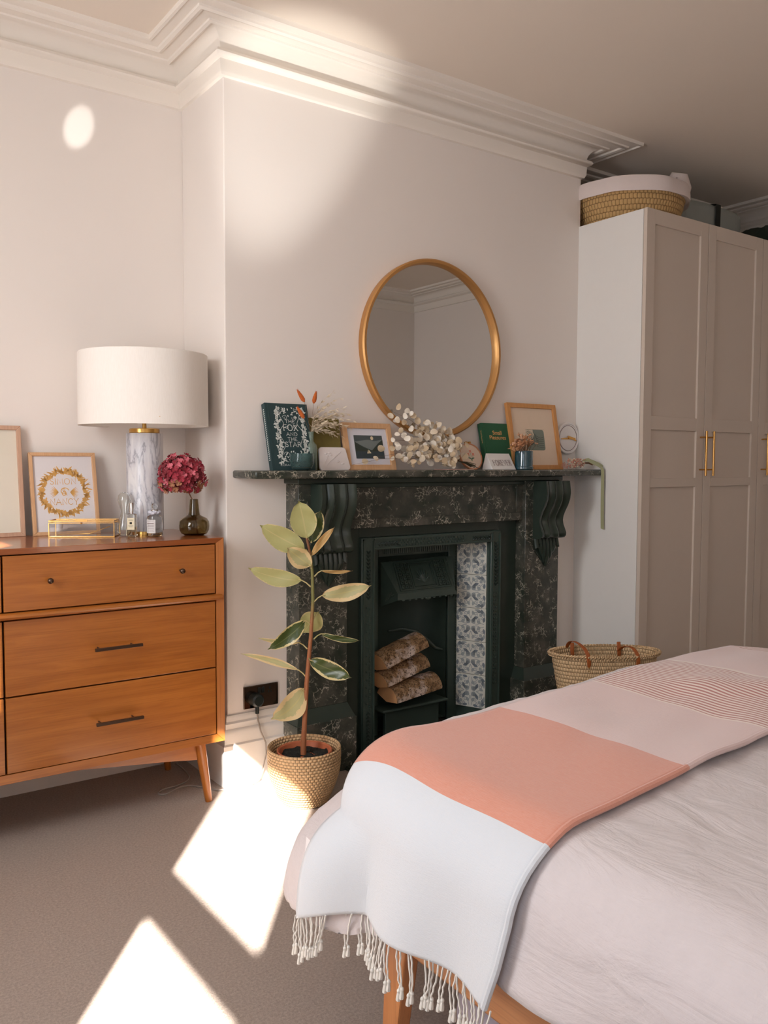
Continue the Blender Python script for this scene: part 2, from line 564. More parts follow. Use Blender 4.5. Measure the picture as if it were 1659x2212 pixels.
M['hydr'] = [plain('crimson_petal', (158, 44, 60), 0.7, var=0.2), plain('rose_petal', (206, 104, 116), 0.7, var=0.2),
             plain('dusky_petal', (124, 34, 44), 0.7, var=0.2), plain('tan_petal', (168, 116, 84), 0.8, var=0.2)]
M['tan_petal'] = [plain('apricot_petal', (206, 150, 108), 0.8, var=0.15), plain('peach_petal', (218, 168, 132), 0.8, var=0.15), plain('brown_petal', (178, 122, 84), 0.8, var=0.15)]
M['stem_brown'] = plain('brown_stem', (124, 90, 62), 0.8, var=0.2)
M['stem_dark'] = plain('dark_green_stem', (70, 66, 46), 0.8, var=0.2)
M['orange_fluff'] = plain('orange_grass_head', (196, 100, 44), 1.0, var=0.2, scale=200, bump=0.8)
M['oat'] = plain('bleached_grass', (222, 206, 180), 0.8, var=0.1)
M['pods'] = [plain('pearl_pod', (216, 200, 176), 0.4, var=0.1, scale=60), plain('cream_pod', (200, 178, 146), 0.5, var=0.12, scale=60), plain('silver_pod', (230, 220, 204), 0.3, var=0.06)]
M['pinkish'] = plain('pink_dried_flower', (206, 150, 130), 0.9, var=0.2, scale=100)
M['ribbon'] = plain('sage_satin_ribbon', (158, 160, 122), 0.35, var=0.06, sheen=0.4)
M['hoop_cloth'] = plain('natural_linen', (226, 204, 184), 0.9, bump=0.2, scale=400)
M['hoop_wood'] = wood('hoop_wood', (196, 130, 92), (214, 150, 110), 'Z', 0.5, 4)
M['thread_pink'] = plain('coral_thread', (224, 150, 130), 0.8)
M['thread_green'] = plain('green_thread', (96, 136, 112), 0.8)
M['terracotta'] = plain('terracotta_plastic', (190, 106, 70), 0.5)
t = NT('potting_soil'); v = t.coord(); f = t.noise(v, 160, 4, 0.8)
t.col(t.ramp(f, [(0.35, lin((14, 18, 16))), (0.6, lin((52, 54, 46))), (0.75, lin((120, 100, 78)))])); t.bump(f, 1.0, 0.01)
t.b.inputs['Roughness'].default_value = 0.95; M['soil'] = t.m
M['fleece'] = plain('cream_fleece', (214, 200, 180), 1.0, bump=1.0, scale=150, sheen=0.5)
M['grey_bag'] = plain('grey_storage_fabric', (150, 154, 148), 0.7, var=0.05)
M['dark_bag'] = plain('dark_green_fabric', (38, 46, 36), 0.9, var=0.2)
M['strap'] = plain('black_webbing', (36, 36, 30), 0.9)
M['lav'] = plain('lavender_box_fabric', (176, 166, 176), 0.7, var=0.03)
M['leather'] = plain('tan_leather', (158, 84, 36), 0.45, var=0.1, bump=0.2)
M['cable'] = plain('beige_cable', (156, 144, 134), 0.6)
M['log_end'] = plain('split_log_wood', (226, 170, 118), 0.8, var=0.12, scale=25)
t = NT('birch_bark'); v = t.coord((1, 1, 1)); n1 = t.noise(v, 34, 6, 0.75); n2 = t.noise(v, 9, 3); n3 = t.noise(v, 110, 3, 0.8)
c = t.ramp(n1, [(0.34, lin((78, 60, 42))), (0.46, lin((146, 112, 78))), (0.58, lin((186, 152, 114))), (0.7, lin((110, 80, 52)))])
c = t.mix(t.ramp(n2, [(0.58, (0, 0, 0)), (0.68, (1, 1, 1))]), c, lin((222, 204, 192)))
c = t.mix(t.ramp(n3, [(0.52, (0, 0, 0)), (0.62, (1, 1, 1))]), c, lin((66, 54, 40)))
t.col(c); t.b.inputs['Roughness'].default_value = 0.9; t.bump(n1, 0.8, 0.006); M['bark'] = t.m

def leafmat(name, inner, edge, thr, rough=0.35, vein=(200, 190, 130)):
    t = NT(name)
    tc = t.new('ShaderNodeTexCoord')
    sp = t.new('ShaderNodeSeparateXYZ'); t.link(tc.outputs['UV'], sp.inputs[0])
    u = t.math('ABSOLUTE', t.math('MULTIPLY', t.math('SUBTRACT', sp.outputs[1], 0.5), 2.0))
    n = t.noise(t.coord((1, 1, 1)), 70, 4, 0.7)
    n2 = t.noise(t.coord((1, 1, 1)), 16, 3, 0.6)
    w = t.math('ADD', u, t.math('MULTIPLY', t.math('SUBTRACT', n, 0.5), 0.55))
    w = t.math('ADD', w, t.math('MULTIPLY', t.math('SUBTRACT', n2, 0.5), 0.6))
    m = t.ramp(w, [(thr, (0, 0, 0)), (thr + 0.03, (1, 1, 1))])
    base = t.mix(n2, tuple(x * 0.85 for x in lin(inner)), tuple(min(1, x * 1.15) for x in lin(inner)))
    c = t.mix(m, base, lin(edge))
    vm = t.ramp(u, [(0.03, (1, 1, 1)), (0.07, (0, 0, 0))])
    c = t.mix(vm, c, lin(vein))
    t.col(c)
    t.b.inputs['Roughness'].default_value = rough
    tr = t.new('ShaderNodeBsdfTranslucent'); t.link(c, tr.inputs['Color'])
    ms = t.new('ShaderNodeMixShader'); ms.inputs[0].default_value = 0.22
    t.link(t.b.outputs[0], ms.inputs[1]); t.link(tr.outputs[0], ms.inputs[2])
    t.link(ms.outputs[0], t.out.inputs['Surface'])
    return t.m
M['leaf_pale'] = leafmat('leaf_underside_pale', (184, 180, 118), (212, 196, 140), 0.9, 0.5)
M['leaf_cream'] = leafmat('leaf_cream_margin', (190, 184, 132), (228, 202, 150), 0.55, 0.5)
M['leaf_dark'] = leafmat('leaf_dark_green', (74, 88, 44), (226, 208, 150), 0.78, 0.28, (110, 118, 70))
M['leaf_tan'] = leafmat('leaf_tan', (196, 156, 98), (214, 180, 120), 0.7, 0.5)
t = NT('plant_stem'); v = t.coord(); sp = t.new('ShaderNodeSeparateXYZ'); t.link(v, sp.inputs[0])
g = t.ramp(sp.outputs[2], [(0.42, lin((168, 104, 66))), (0.52, lin((164, 108, 66))), (0.6, lin((128, 128, 70))), (0.72, lin((128, 126, 66))), (0.78, lin((140, 90, 56)))])
n = t.noise(v, 120, 3); t.col(t.mix(t.math('MULTIPLY', n, 0.35), g, lin((90, 62, 40)))); t.bump(n, 0.5, 0.003); M['plant_stem'] = t.m

def wicker(name, c1, c2, fu, fv, dark=(96, 66, 38), strength=0.9, polar=True):
    """basket weave in cylindrical coordinates: fu strands around, fv rows per metre"""
    t = NT(name)
    tc = t.new('ShaderNodeTexCoord')
    sp = t.new('ShaderNodeSeparateXYZ'); t.link(tc.outputs['Object'], sp.inputs[0])
    ang = t.math('ARCTAN2', sp.outputs[1], sp.outputs[0])
    uu_ = t.math('MULTIPLY', ang, fu / (2 * pi))
    vv_ = t.math('MULTIPLY', sp.outputs[2], fv)
    row = t.math('FLOOR', vv_)
    off = t.math('MULTIPLY', t.math('MODULO', t.math('ABSOLUTE', row), 2.0), 0.5)
    su = t.math('ABSOLUTE', t.math('SINE', t.math('MULTIPLY', t.math('ADD', uu_, off), pi)))
    sv = t.math('ABSOLUTE', t.math('SINE', t.math('MULTIPLY', vv_, pi)))
    h = t.math('MULTIPLY', t.math('POWER', su, 0.5), t.math('POWER', sv, 0.6))
    n = t.noise(t.coord(), 60, 4, 0.7)
    c = t.mix(n, lin(c1), lin(c2))
    sh = t.ramp(h, [(0.1, (1, 1, 1)), (0.45, (0, 0, 0))])
    c = t.mix(t.math('MULTIPLY', sh, 0.7), c, lin(dark))
    t.col(c); t.b.inputs['Roughness'].default_value = 0.75
    t.bump(h, strength, 0.006)
    return t.m
M['pot_basket'] = wicker('woven_seagrass', (206, 166, 118), (236, 200, 154), 54, 98)
M['straw'] = wicker('braided_straw', (216, 180, 134), (236, 204, 162), 110, 62, (140, 104, 64))
M['moses'] = wicker('woven_palm', (190, 150, 96), (216, 178, 122), 90, 42, (110, 78, 44))
M['liner'] = plain('white_cotton_liner', (226, 212, 206), 0.95, var=0.02, bump=0.15, scale=40)

def linen(name, rgb, var=0.06, wr=0.5, sheen=0.25):
    t = NT(name)
    v = t.coord()
    th = t.noise(t.coord((500, 40, 500)), 1.0, 2); th2 = t.noise(t.coord((40, 500, 40)), 1.0, 2)
    w1 = t.noise(t.coord((5, 1.4, 5), (0, 0, 0.6)), 3.0, 5, 0.55, 0.9)
    w2 = t.noise(v, 22, 5, 0.6, 1.2)
    c = lin(rgb)
    cc = t.mix(t.noise(v, 30, 4, 0.7), tuple(x * (1 - var) for x in c), tuple(min(1, x * (1 + var)) for x in c))
    cc = t.mix(t.math('MULTIPLY', th, 0.25), cc, tuple(min(1, x * 1.12) for x in c))
    t.col(cc); t.b.inputs['Roughness'].default_value = 0.95; t.b.inputs['Sheen Weight'].default_value = sheen
    h = t.math('ADD', t.math('MULTIPLY', w1, wr * 2.5), t.math('MULTIPLY', w2, wr * 0.5))
    h = t.math('ADD', h, t.math('MULTIPLY', t.math('ADD', th, th2), 0.03))
    t.bump(h, 0.6, 0.012)
    return t.m
M['cover'] = linen('washed_linen', (204, 194, 193))
M['sheet'] = linen('mattress_cloth', (214, 206, 204))

# throw: bands of colour across its length, read from the UV (u = metres along it)
t = NT('woven_throw')
tc = t.new('ShaderNodeTexCoord'); sp = t.new('ShaderNodeSeparateXYZ'); t.link(tc.outputs['UV'], sp.inputs[0])
U = sp.outputs[0]
white, salmon, pink, cream, red = lin((206, 212, 218)), lin((208, 132, 106)), lin((216, 188, 184)), lin((230, 212, 202)), lin((172, 94, 84))
def step(x, a):
    return t.math('GREATER_THAN', x, a)
c = t.mix(step(U, 0.995), white, salmon)
c = t.mix(step(U, 1.405), c, pink)
st = t.math('GREATER_THAN', t.math('FRACT', t.math('MULTIPLY', U, 1 / 0.0128)), 0.52)
band = t.mix(st, cream, red)
c = t.mix(step(U, 1.73), c, cream)
c = t.mix(step(U, 1.737), c, band)
c = t.mix(step(U, 2.035), c, cream)
c = t.mix(step(U, 2.05), c, pink)
c = t.mix(step(U, 2.36), c, band)
n1 = t.noise(t.coord((420, 60, 420)), 1, 3, 0.7)
n2 = t.noise(t.coord((60, 420, 60)), 1, 3, 0.7)
c = t.mix(t.math('MULTIPLY', n1, 0.22), c, lin((236, 222, 214)))
t.col(c); t.b.inputs['Roughness'].default_value = 1.0; t.b.inputs['Sheen Weight'].default_value = 0.35
t.bump(t.math('ADD', n1, n2), 0.3, 0.0025)
M['throw'] = t.m
M['tassel'] = plain('white_cotton_cord', (228, 224, 216), 0.95, var=0.04, bump=0.3, scale=300)

# =================================================================== room
XL, XR, YB, YA, ZC = -0.72, 4.9, -3.5, 0.38, 2.745
BX0, BX1 = 1.36, 3.25

m = MB().box(XL - .2, XR + .2, YB - .2, YA + .2, -0.12, 0.0)
struct(m.build('floor', M['carpet'], smooth=False), 'beige speckled carpet')
m = MB().box(XL - .2, XR + .2, YB - .2, YA + .2, ZC, ZC + .12)
struct(m.build('ceiling', M['ceil'], smooth=False))
struct(MB().box(XL - .2, XR + .2, YA, YA + .12, 0, ZC).build('wall_back', M['wall'], smooth=False))
struct(MB().box(XR, XR + .12, YB, YA, 0, ZC).build('wall_right', M['wall'], smooth=False))
struct(MB().box(XL - .2, XR + .2, YB - .12, YB, 0, ZC).build('wall_front', M['wall'], smooth=False))
# chimney breast with the hole for the grate
m = MB().prism([(BX0, 0), (1.93, 0), (1.93, .9), (2.72, .9), (2.72, 0), (BX1, 0), (BX1, ZC), (BX0, ZC)], 0, YA, 'Y')
struct(m.build('wall_chimney', M['wall'], smooth=False, bevel=0.004))
# left wall with window openings
holes = [(-3.20, -2.605, 0.78, 2.33), (-1.755, -1.50, 1.735, 2.33)]
m = MB()
t0 = XL - .03
ys = [YB, -3.20, -2.605, -1.755, -1.50, YA]
m.box(t0, XL, ys[0], ys[1], 0, ZC).box(t0, XL, ys[2], ys[3], 0, ZC).box(t0, XL, ys[4], ys[5], 0, ZC)
for (a, b, z0, z1) in holes:
    m.box(t0, XL, a, b, 0, z0).box(t0, XL, a, b, z1, ZC)
struct(m.build('wall_left', M['wall'], smooth=False))
# window 1: a two-sash window; window 2: a small fixed light
w = struct(thing('window_1', 'white sash window', 'window')); del w['category']
m = MB(); x0, x1 = XL - .03, XL - .002
m.box(x0, x1, -3.20, -3.185, .78, 2.33).box(x0, x1, -2.622, -2.605, .78, 2.33).box(x0, x1, -3.185, -2.622, 2.31, 2.33).box(x0, x1, -3.185, -2.622, .78, .82)
m.box(x0, x1, -3.185, -2.622, 1.555, 1.705)
m.build('sash_frame', M['white_gloss'], w)
MB().box(x0 + .01, x0 + .013, -3.185, -2.622, .82, 1.555).build('window_pane', M['pane'], w)
MB().box(x0 + .01, x0 + .013, -3.185, -2.622, 1.705, 2.31).build('window_pane', M['pane'], w)
w = struct(thing('window_2', 'small white window', 'window')); del w['category']
MB().box(x0, x1, -1.765, -1.74, 1.735, 2.33).box(x0, x1, -1.51, -1.495, 1.735, 2.33).build('sash_frame', M['white_gloss'], w)
MB().box(x0 + .01, x0 + .013, -1.74, -1.51, 1.735, 2.33).build('window_pane', M['pane'], w)

w = struct(thing('dummy_window', 'added unseen window frame and blind on the solid wall', 'window')); del w['category']
MB().box(XL + .001, XL + .02, -1.46, -.74, .86, .90).box(XL + .001, XL + .02, -1.46, -.74, 2.24, 2.28).box(XL + .001, XL + .02, -1.46, -1.42, .90, 2.24).box(XL + .001, XL + .02, -.78, -.74, .90, 2.24).build('dummy_frame', M['white_gloss'], w)
MB().box(XL + .004, XL + .008, -1.42, -.78, .90, 2.24).build('dummy_blind', M['liner'], w)  # invented window without an opening, a source for the fill lamp

# cornice
prof = [(0, 2.588), (.010, 2.592), (.014, 2.600), (.017, 2.606), (.019, 2.644), (.034, 2.651), (.040, 2.660), (.036, 2.670),
        (.020, 2.676), (.018, 2.684), (.024, 2.700), (.036, 2.716), (.056, 2.727), (.072, 2.730), (.074, 2.722), (.082, 2.718), (.092, 2.722),
        (.094, 2.728), (.130, 2.731), (.134, 2.724), (.146, 2.720), (.156, 2.725), (.158, 2.732), (.190, 2.734), (.196, 2.728), (.205, 2.730), (.207, ZC + .002), (0, ZC + .002)]
room = [(XL, YA), (BX0, YA), (BX0, 0), (BX1, 0), (BX1, YA), (XR, YA), (XR, YB), (XL, YB)]
m = sweep(MB(), room, prof, closed=True)
struct(m.build('trim_1', M['cornice'], smooth=True), 'moulded plaster cornice')
# skirting
sk = [(0, .262), (.006, .262), (.010, .254), (.010, .240), (.016, .233), (.016, .214), (.022, .208), (.024, .196), (.024, .160), (.030, .154), (.030, 0.0), (0, 0)]
struct(sweep(MB(), [(XL + .001, YA - .0), (BX0 - .0, YA), (BX0, 0), (1.600, 0)], sk).build('baseboard_left', M['skirt']), 'moulded white skirting board')
struct(sweep(MB(), [(3.03, 0), (BX1, 0), (BX1, .16)], sk).build('baseboard_right', M['skirt']))

# =================================================================== fireplace
fp = thing('fireplace', 'black marble fireplace with cast iron insert and blue patterned tiles', 'fireplace', (2.315, 0, 0))
OX = 2.315
def L(x): return x - OX
mb = MB().box(L(1.385), L(3.235), -.19, -.001, 1.151, 1.18)
mb.build('mantel_shelf', M['marble'], fp, bevel=0.007)
mb = MB().box(L(1.60), L(3.03), -.115, -.001, 1.128, 1.151)
mb.build('bed_mould', M['slate_black'], fp, bevel=0.004)
PL = [(1.610, 1.828), (2.802, 3.022)]
for (a, b) in PL:
    mb = MB().box(L(a), L(b), -.100, -.001, .262, 1.128)
    mb.build('pilaster', M['marble'], fp, bevel=0.002)
    # raised fillet beside the pilaster
    ia, ib = (a, a + .05) if a < 2 else (b - .05, b)
    # plinth block with its weathered black top
    z0, z1 = .21, .262
    e = .022
    MB().hexa([(L(a) - e, -.125, z0), (L(b) + e, -.125, z0), (L(b) + e, -.001, z0), (L(a) - e, -.001, z0)],
              [(L(a), -.1, z1), (L(b), -.1, z1), (L(b), -.001, z1), (L(a), -.001, z1)]).build('plinth_moulding', M['slate_black'], fp, smooth=False)
    MB().box(L(a) - e - .004, L(b) + e + .004, -.130, -.001, 0, .21).build('plinth', M['marble'], fp, bevel=0.002)
# frieze with a sunk panel
mb = MB().box(L(1.828), L(2.802), -.072, -.001, .948, 1.128)
mb.build('frieze', M['marble'], fp)
mb = MB()
mb.box(L(1.828), L(2.802), -.080, -.070, .948, .985).box(L(1.828), L(2.802), -.080, -.070, 1.105, 1.128).box(L(1.828), L(1.870), -.080, -.070, .985, 1.105).box(L(2.765), L(2.802), -.080, -.070, .985, 1.105)
mb.build('frieze_border', M['marble'], fp, bevel=0.0015)
MB().box(L(1.828), L(2.802), -.090, -.072, 1.110, 1.128).build('frieze_moulding', M['slate_black'], fp, bevel=0.003)
# scroll corbels: profile (y, z)
cp = [(-.1, 1.128), (-.178, 1.128), (-.183, 1.10), (-.186, 1.075), (-.182, 1.045), (-.170, 1.015), (-.155, .99), (-.143, .965), (-.139, .945),
      (-.143, .925), (-.153, .905), (-.161, .888), (-.160, .874), (-.150, .864), (-.13, .860), (-.1, .862)]
for (a, b) in ((1.662, 1.818), (2.850, 3.008)):
    cb = thing('corbel', None, None); cb.parent = fp
    # fluted face: several ribs of alternating relief across the width
    vs = []; fs = []
    W_ = 14; n = len(cp)
    mb = MB()
    ws = [0, .07, .14, .2, .26, .34, .42, .5, .58, .66, .74, .8, .86, .93, 1]
    dp = [0, .0, -.006, -.012, -.004, .0, -.008, -.011, -.008, .0, -.004, -.012, -.006, 0, 0]
    def cf(u, v_):
        i = int(round(u * 14)); j = int(round(v_ * (n - 1)))
        y, z = cp[j]
        d = dp[i] * (1 if 0 < j < n - 1 else 0)
        return (L(a) + (b - a) * ws[i], y - d if 0 < j < n - 1 else y, z)
    mb.grid(14, n - 1, cf)
    for xx in (a, b):
        mb.add([(L(xx), y, z) for y, z in cp], [list(range(n))])
    bo = mb.build('corbel_scroll', M['slate_black'], cb)
    # hanging leaf below: a pointed shield of ribs
    mb = MB(); xm = (a + b) / 2; hw = (b - a) * .42
    for q in range(7):
        u = -1 + 2 * q / 6
        zb = .73 + .075 * abs(u) ** 1.3
        pts = [(L(xm + u * hw), -.108, .860), (L(xm + u * hw * 1.0), -.114, .82), (L(xm + u * hw * .85), -.112, zb + .03), (L(xm + u * hw * .5), -.104, zb)]
        mb.tube(pts, [.011, .0125, .011, .004], 8)
    mb.add([(L(xm - hw), -.1035, .862), (L(xm + hw), -.1035, .862), (L(xm + hw), -.1035, .80), (L(xm), -.1035, .728), (L(xm - hw), -.1035, .80)], [(0, 1, 2, 3, 4)])
    mb.build('corbel_leaf', M['slate_black'], cb)

# cast iron insert: outer plate, border and ornament
mb = MB()
mb.box(L(1.828), L(1.925), -.040, .0, 0, .948).box(L(2.690), L(2.802), -.040, .0, 0, .948).box(L(1.925), L(2.690), -.040, .0, .905, .948)
mb.build('surround_plate', M['slate_black'], fp, bevel=0.002)
BI0, BI1, BT0, BT1 = (1.925, 2.690, .905, None)
mb = MB()
mb.box(L(1.925), L(1.990), -.058, 0, 0, .905).box(L(2.632), L(2.690), -.058, 0, 0, .905).box(L(1.990), L(2.632), -.058, 0, .853, .905)
mb.build('insert_border', M['iron'], fp, bevel=0.004)
mb = MB()
for (xa, xb) in ((1.930, 1.936), (1.980, 1.986), (2.637, 2.642), (2.680, 2.686)):
    mb.box(L(xa), L(xb), -.064, -.057, 0, .90)
mb.box(L(1.930), L(2.686), -.064, -.057, .894, .900).box(L(1.985), L(2.637), -.064, -.057, .857, .862)
def studs(x, z):
    mb.box(L(x) - .0035, L(x) + .0035, -.0625, -.057, z - .0035, z + .0035)
for i in range(26):
    z = .62 - i * .0165
    for k in range(2):
        studs(1.951 + .014 * ((i + k) % 2) + .0, z) if k == 0 else studs(1.9655 - .014 * ((i) % 2) * 0 + .0, z - .008)
        studs(2.653 + .012 * ((i + k) % 2), z)
for i in range(22):
    x = 2.12 + i * .0165
    for k in range(3):
        studs(x + (k % 2) * .008, .868 + k * .0095)
def ileaf(x, z, ax, sgn):
    for s_ in (-1, 1):
        for q in range(3):
            a_ = s_ * .6
            p0 = Vector((x, z)); ln = .016
            d = Vector((cos(a_), sin(a_))) if ax == 'x' else Vector((sin(a_), cos(a_)))
            d *= sgn
            mb.tube([(L(p0.x), -.058, p0.y), (L(p0.x + d.x * ln * .6), -.0625, p0.y + d.y * ln * .6), (L(p0.x + d.x * ln), -.058, p0.y + d.y * ln)], [.002, .0032, .001], 5)
            if ax == 'x': x += 0
for i in range(13):
    ileaf(1.958, .84 - i * .0155, 'z', 1)
    ileaf(2.661, .84 - i * .0155, 'z', 1)
    ileaf(1.958, .19 - i * .0155, 'z', -1) if i < 11 else None
for i in range(7):
    ileaf(2.005 + i * .0155, .877, 'x', 1); ileaf(2.625 - i * .0155, .877, 'x', -1)
tag(mb.build('border_ornament', M['iron'], fp), kind='stuff')

# splayed tile cheeks, five tiles a side
def motif(mb, y, seed=0):
    H_ = .072
    r_ = random.Random(seed)
    for sx in (1, -1):
        for sz in (1, -1):
            def P(x, z): return (sx * x, sz * z)
            def LF(x, z, a, ln, w):
                a2 = math.atan2(sz * sin(a), sx * cos(a))
                leafpoly(mb, sx * x, sz * z, a2, ln * 1.08, w * 1.3, y - .0002)
            def SP(x, z, r, a0, tn, w):
                a2 = math.atan2(sz * sin(a0), sx * cos(a0))
                spiral(mb, sx * x, sz * z, r, a2, tn, w, y, sgn=sx * sz, n=14)
            mb.cur = 1
            LF(.010, .012, 1.15, .026, .013); LF(.014, .030, .35, .024, .011)
            LF(.060, .052, 1.9, .022, .012); LF(.030, .062, .1, .026, .011); LF(.064, .014, 1.4, .026, .010)
            mb.cur = 0
            LF(.004, .008, .75, .024, .020); LF(.030, .020, -.5, .022, .012); LF(.044, .040, .9, .020, .013)
            LF(.016, .046, 2.0, .020, .011); LF(.050, .066, 3.0, .030, .010); LF(.068, .040, 1.7, .024, .010)
            SP(.040, .026, .011, 2.0, 1.3, .0035); SP(.024, .050, .010, -.6, 1.3, .0032); SP(.056, .060, .007, 0, 1.1, .003); SP(.058, .034, .008, 3, 1.2, .003)
            ribbon(mb, [P(0, .03), P(.006, .044), P(.014, .056), P(.030, .060)], .003, y)
            ribbon(mb, [P(.02, .004), P(.034, .004), P(.050, .010), P(.066, .006)], .003, y)
            ribbon(mb, [P(.030, .070), P(.050, .064), P(.066, .052), P(.071, .030)], .0022, y)
    mb.cur = 0
tile_me = MB().box(-.0745, .0745, -.006, 0, -.0765, .0765).mesh('tile', M['tile'])
pr = MB(); motif(pr, -.0068); print_me = pr.mesh('tile_print', [M['tile_blue'], M['tile_dark']], smooth=False)
tz = [.776, .6215, .467, .3125, .158, .0035 + .075]
for side, (fx, bx) in enumerate(((2.632, 2.570), (1.998, 2.060))):
    dx, dy = fx - bx, -.145
    ang = math.atan2(dy, dx) if side == 0 else math.atan2(-dy, -dx)
    for k, z in enumerate(tz[:5]):
        o = bpy.data.objects.new('tile', tile_me); COL.objects.link(o); o.parent = fp
        o.location = (L((fx + bx) / 2), (.110 - .035) / 2, z)
        o.rotation_euler = (0, 0, ang)
        bv = o.modifiers.new('bevel', 'BEVEL'); bv.width = .002; bv.segments = 2
        p = bpy.data.objects.new('tile_print', print_me); COL.objects.link(p); p.parent = o
        if k in (0, 4): p.rotation_euler = (0, pi / 2, 0)
    sgn = 1 if side == 0 else -1
    MB().add([(L(fx) + sgn * .004, -.05, 0), (L(bx) + sgn * .004, .112, 0), (L(bx) + sgn * .004, .112, .86), (L(fx) + sgn * .004, -.05, .86)], [(0, 1, 2, 3)]).build('tile_backing', M['iron'], fp, smooth=False)
# soffit above the tiles and grate front
MB().box(L(1.99), L(2.632), -.04, .30, .853, .862).build('insert_soffit', M['iron_dark'], fp)
mb = MB()
mb.box(L(2.056), L(2.125), .108, .122, 0, .853).box(L(2.520), L(2.578), .108, .122, 0, .853).box(L(2.125), L(2.520), .108, .122, .80, .853)
mb.build('grate_frame', M['iron'], fp, bevel=.003)
mb = MB()
for i in range(34):
    mb.tube([(L(2.15) + i * .0108, .106, .812), (L(2.15) + i * .0108, .104, .836)], .0028, 5)
for i in range(56):
    mb.tube([(L(2.560), .105, .80 - i * .0125), (L(2.574), .105, .80 - i * .0125)], .0026, 5)
tag(mb.build('reeded_trim', M['iron'], fp), kind='stuff')
# firebox interior (curved back)
mb = MB()
def fb(u, v_):
    a = pi * u
    return (L(2.3225) - .195 * cos(a), .12 + .175 * sin(a) ** .8, .03 + v_ * .80)
mb.grid(20, 1, fb)
mb.add([(L(2.125), .12, .03), (L(2.52), .12, .03), (L(2.52), .30, .03), (L(2.125), .30, .03)], [(0, 1, 2, 3)])
mb.build('firebox', M['iron_dark'], fp)
# scrolled cheek moulding inside the firebox
pts = [(L(2.27), .235, .44), (L(2.34), .225, .445), (L(2.40), .19, .43), (L(2.44), .165, .395), (L(2.475), .145, .355), (L(2.505), .13, .345)]
MB().tube(pts, [.004, .008, .009, .009, .008, .005], 8).build('firebox_moulding', M['iron'], fp)
MB().box(L(2.09), L(2.452), .018, .12, .137, .150).build('grate_shelf', M['iron_dark'], fp, bevel=.006)
MB().box(L(2.13), L(2.43), .06, .08, .02, .137).build('ash_door', M['iron_dark'], fp, bevel=.004)
# hood: sloping panel with cheeks
hd = thing('hood', None, None); hd.parent = fp
A0, A1 = (L(2.178), .100, .778), (L(2.492), .100, .784)
B0, B1 = (L(2.158), .010, .650), (L(2.478), .010, .650)
mb = MB()
mb.hexa([A0, A1, B1, B0], [(A0[0], A0[1] + .01, A0[2]), (A1[0], A1[1] + .01, A1[2]), (B1[0], B1[1] + .012, B1[2]), (B0[0], B0[1] + .012, B0[2])])
mb.hexa([B0, B1, (B1[0] + .004, .004, .622), (B0[0] - .004, .004, .622)], [(B0[0], .018, .65), (B1[0], .018, .65), (B1[0] + .004, .014, .622), (B0[0] - .004, .014, .622)])
mb.build('hood_panel', M['iron'], hd, smooth=False, bevel=.0015)
def hp(u, v_, out=.004):
    a = Vector(A0).lerp(Vector(A1), u); b = Vector(B0).lerp(Vector(B1), u)
    p = a.lerp(b, v_); nrm = Vector((0, -.82, .57))
    return p + nrm * out
mb = MB()
def hframe(u0, u1, v0, v1, wu=.01, wv=.03, out=.005):
    for (a, b, c_, d) in ((u0, u1, v0, v0 + wv), (u0, u1, v1 - wv, v1), (u0, u0 + wu, v0, v1), (u1 - wu, u1, v0, v1)):
        q = [hp(a, c_, out), hp(b, c_, out), hp(b, d, out), hp(a, d, out)]; q2 = [hp(a, c_, 0), hp(b, c_, 0), hp(b, d, 0), hp(a, d, 0)]
        mb.hexa(q, q2)
hframe(.05, .95, .06, .94)
hframe(.28, .70, .10, .90); hframe(.31, .67, .17, .84, .008, .02, .006)
for side in (0, 1):
    for i in range(3):
        for j in range(6):
            u0_ = (.085 if side == 0 else .735) + i * .063; v0_ = .11 + j * .132
            hframe(u0_, u0_ + .052, v0_, v0_ + .112, .012, .028, .0055)
for k in range(9):
    a_ = -1.25 + k * 2.5 / 8
    base = Vector((.49, .74)); tip = base + Vector((sin(a_) * .13, -cos(a_) * .46))
    mb.tube([hp(base.x, base.y, .002), hp((base.x + tip.x) / 2 + .02 * sin(a_ * 2), (base.y + tip.y) / 2, .007), hp(tip.x, tip.y, .002)], [.002, .004, .001], 5)
for k in range(9):
    u_ = .08 + k * .105
    mb.sphere((B0[0] + (B1[0] - B0[0]) * u_, .003, .620), .006 if k != 4 else .013, 8, 6, (1.3, .4, .6))
tag(mb.build('hood_ornament', M['iron'], hd, smooth=False), kind='stuff')
for sgn, (Aq, Bq) in ((1, (A0, B0)), (-1, (A1, B1))):
    x_ = Aq[0]; x2 = Aq[0] - sgn * .045
    mb = MB().add([Aq, Bq, (Bq[0], .010, .622), (x2, .100, .585), (x2, .102, .778)], [(0, 1, 2, 3, 4)])
    mb.build('hood_cheek', M['iron'], hd, smooth=False)
    if sgn == 1:
        mb = MB()
        for k in range(6):
            p0 = Vector((x2 + .004, .095, .60)).lerp(Vector(Bq), .2)
            p1 = Vector(Aq).lerp(Vector(Bq), .15 + k * .16)
            mb.tube([p0 + Vector((-.002, -.004, 0)), (p0 + p1) / 2 + Vector((-.003, -.006, .004)), p1 + Vector((-.002, -.002, -.004))], [.001, .004, .001], 5)
        mb.build('cheek_fan', M['iron'], hd)

# hearth slab
MB().box(L(1.80), L(2.83), -.36, -.131, 0.0, .018).build('hearth_slab', M['slate_black'], fp, bevel=.004)
MB().box(L(1.86), L(2.77), -.131, .11, 0.0, .018).build('hearth_back', M['slate_black'], fp)

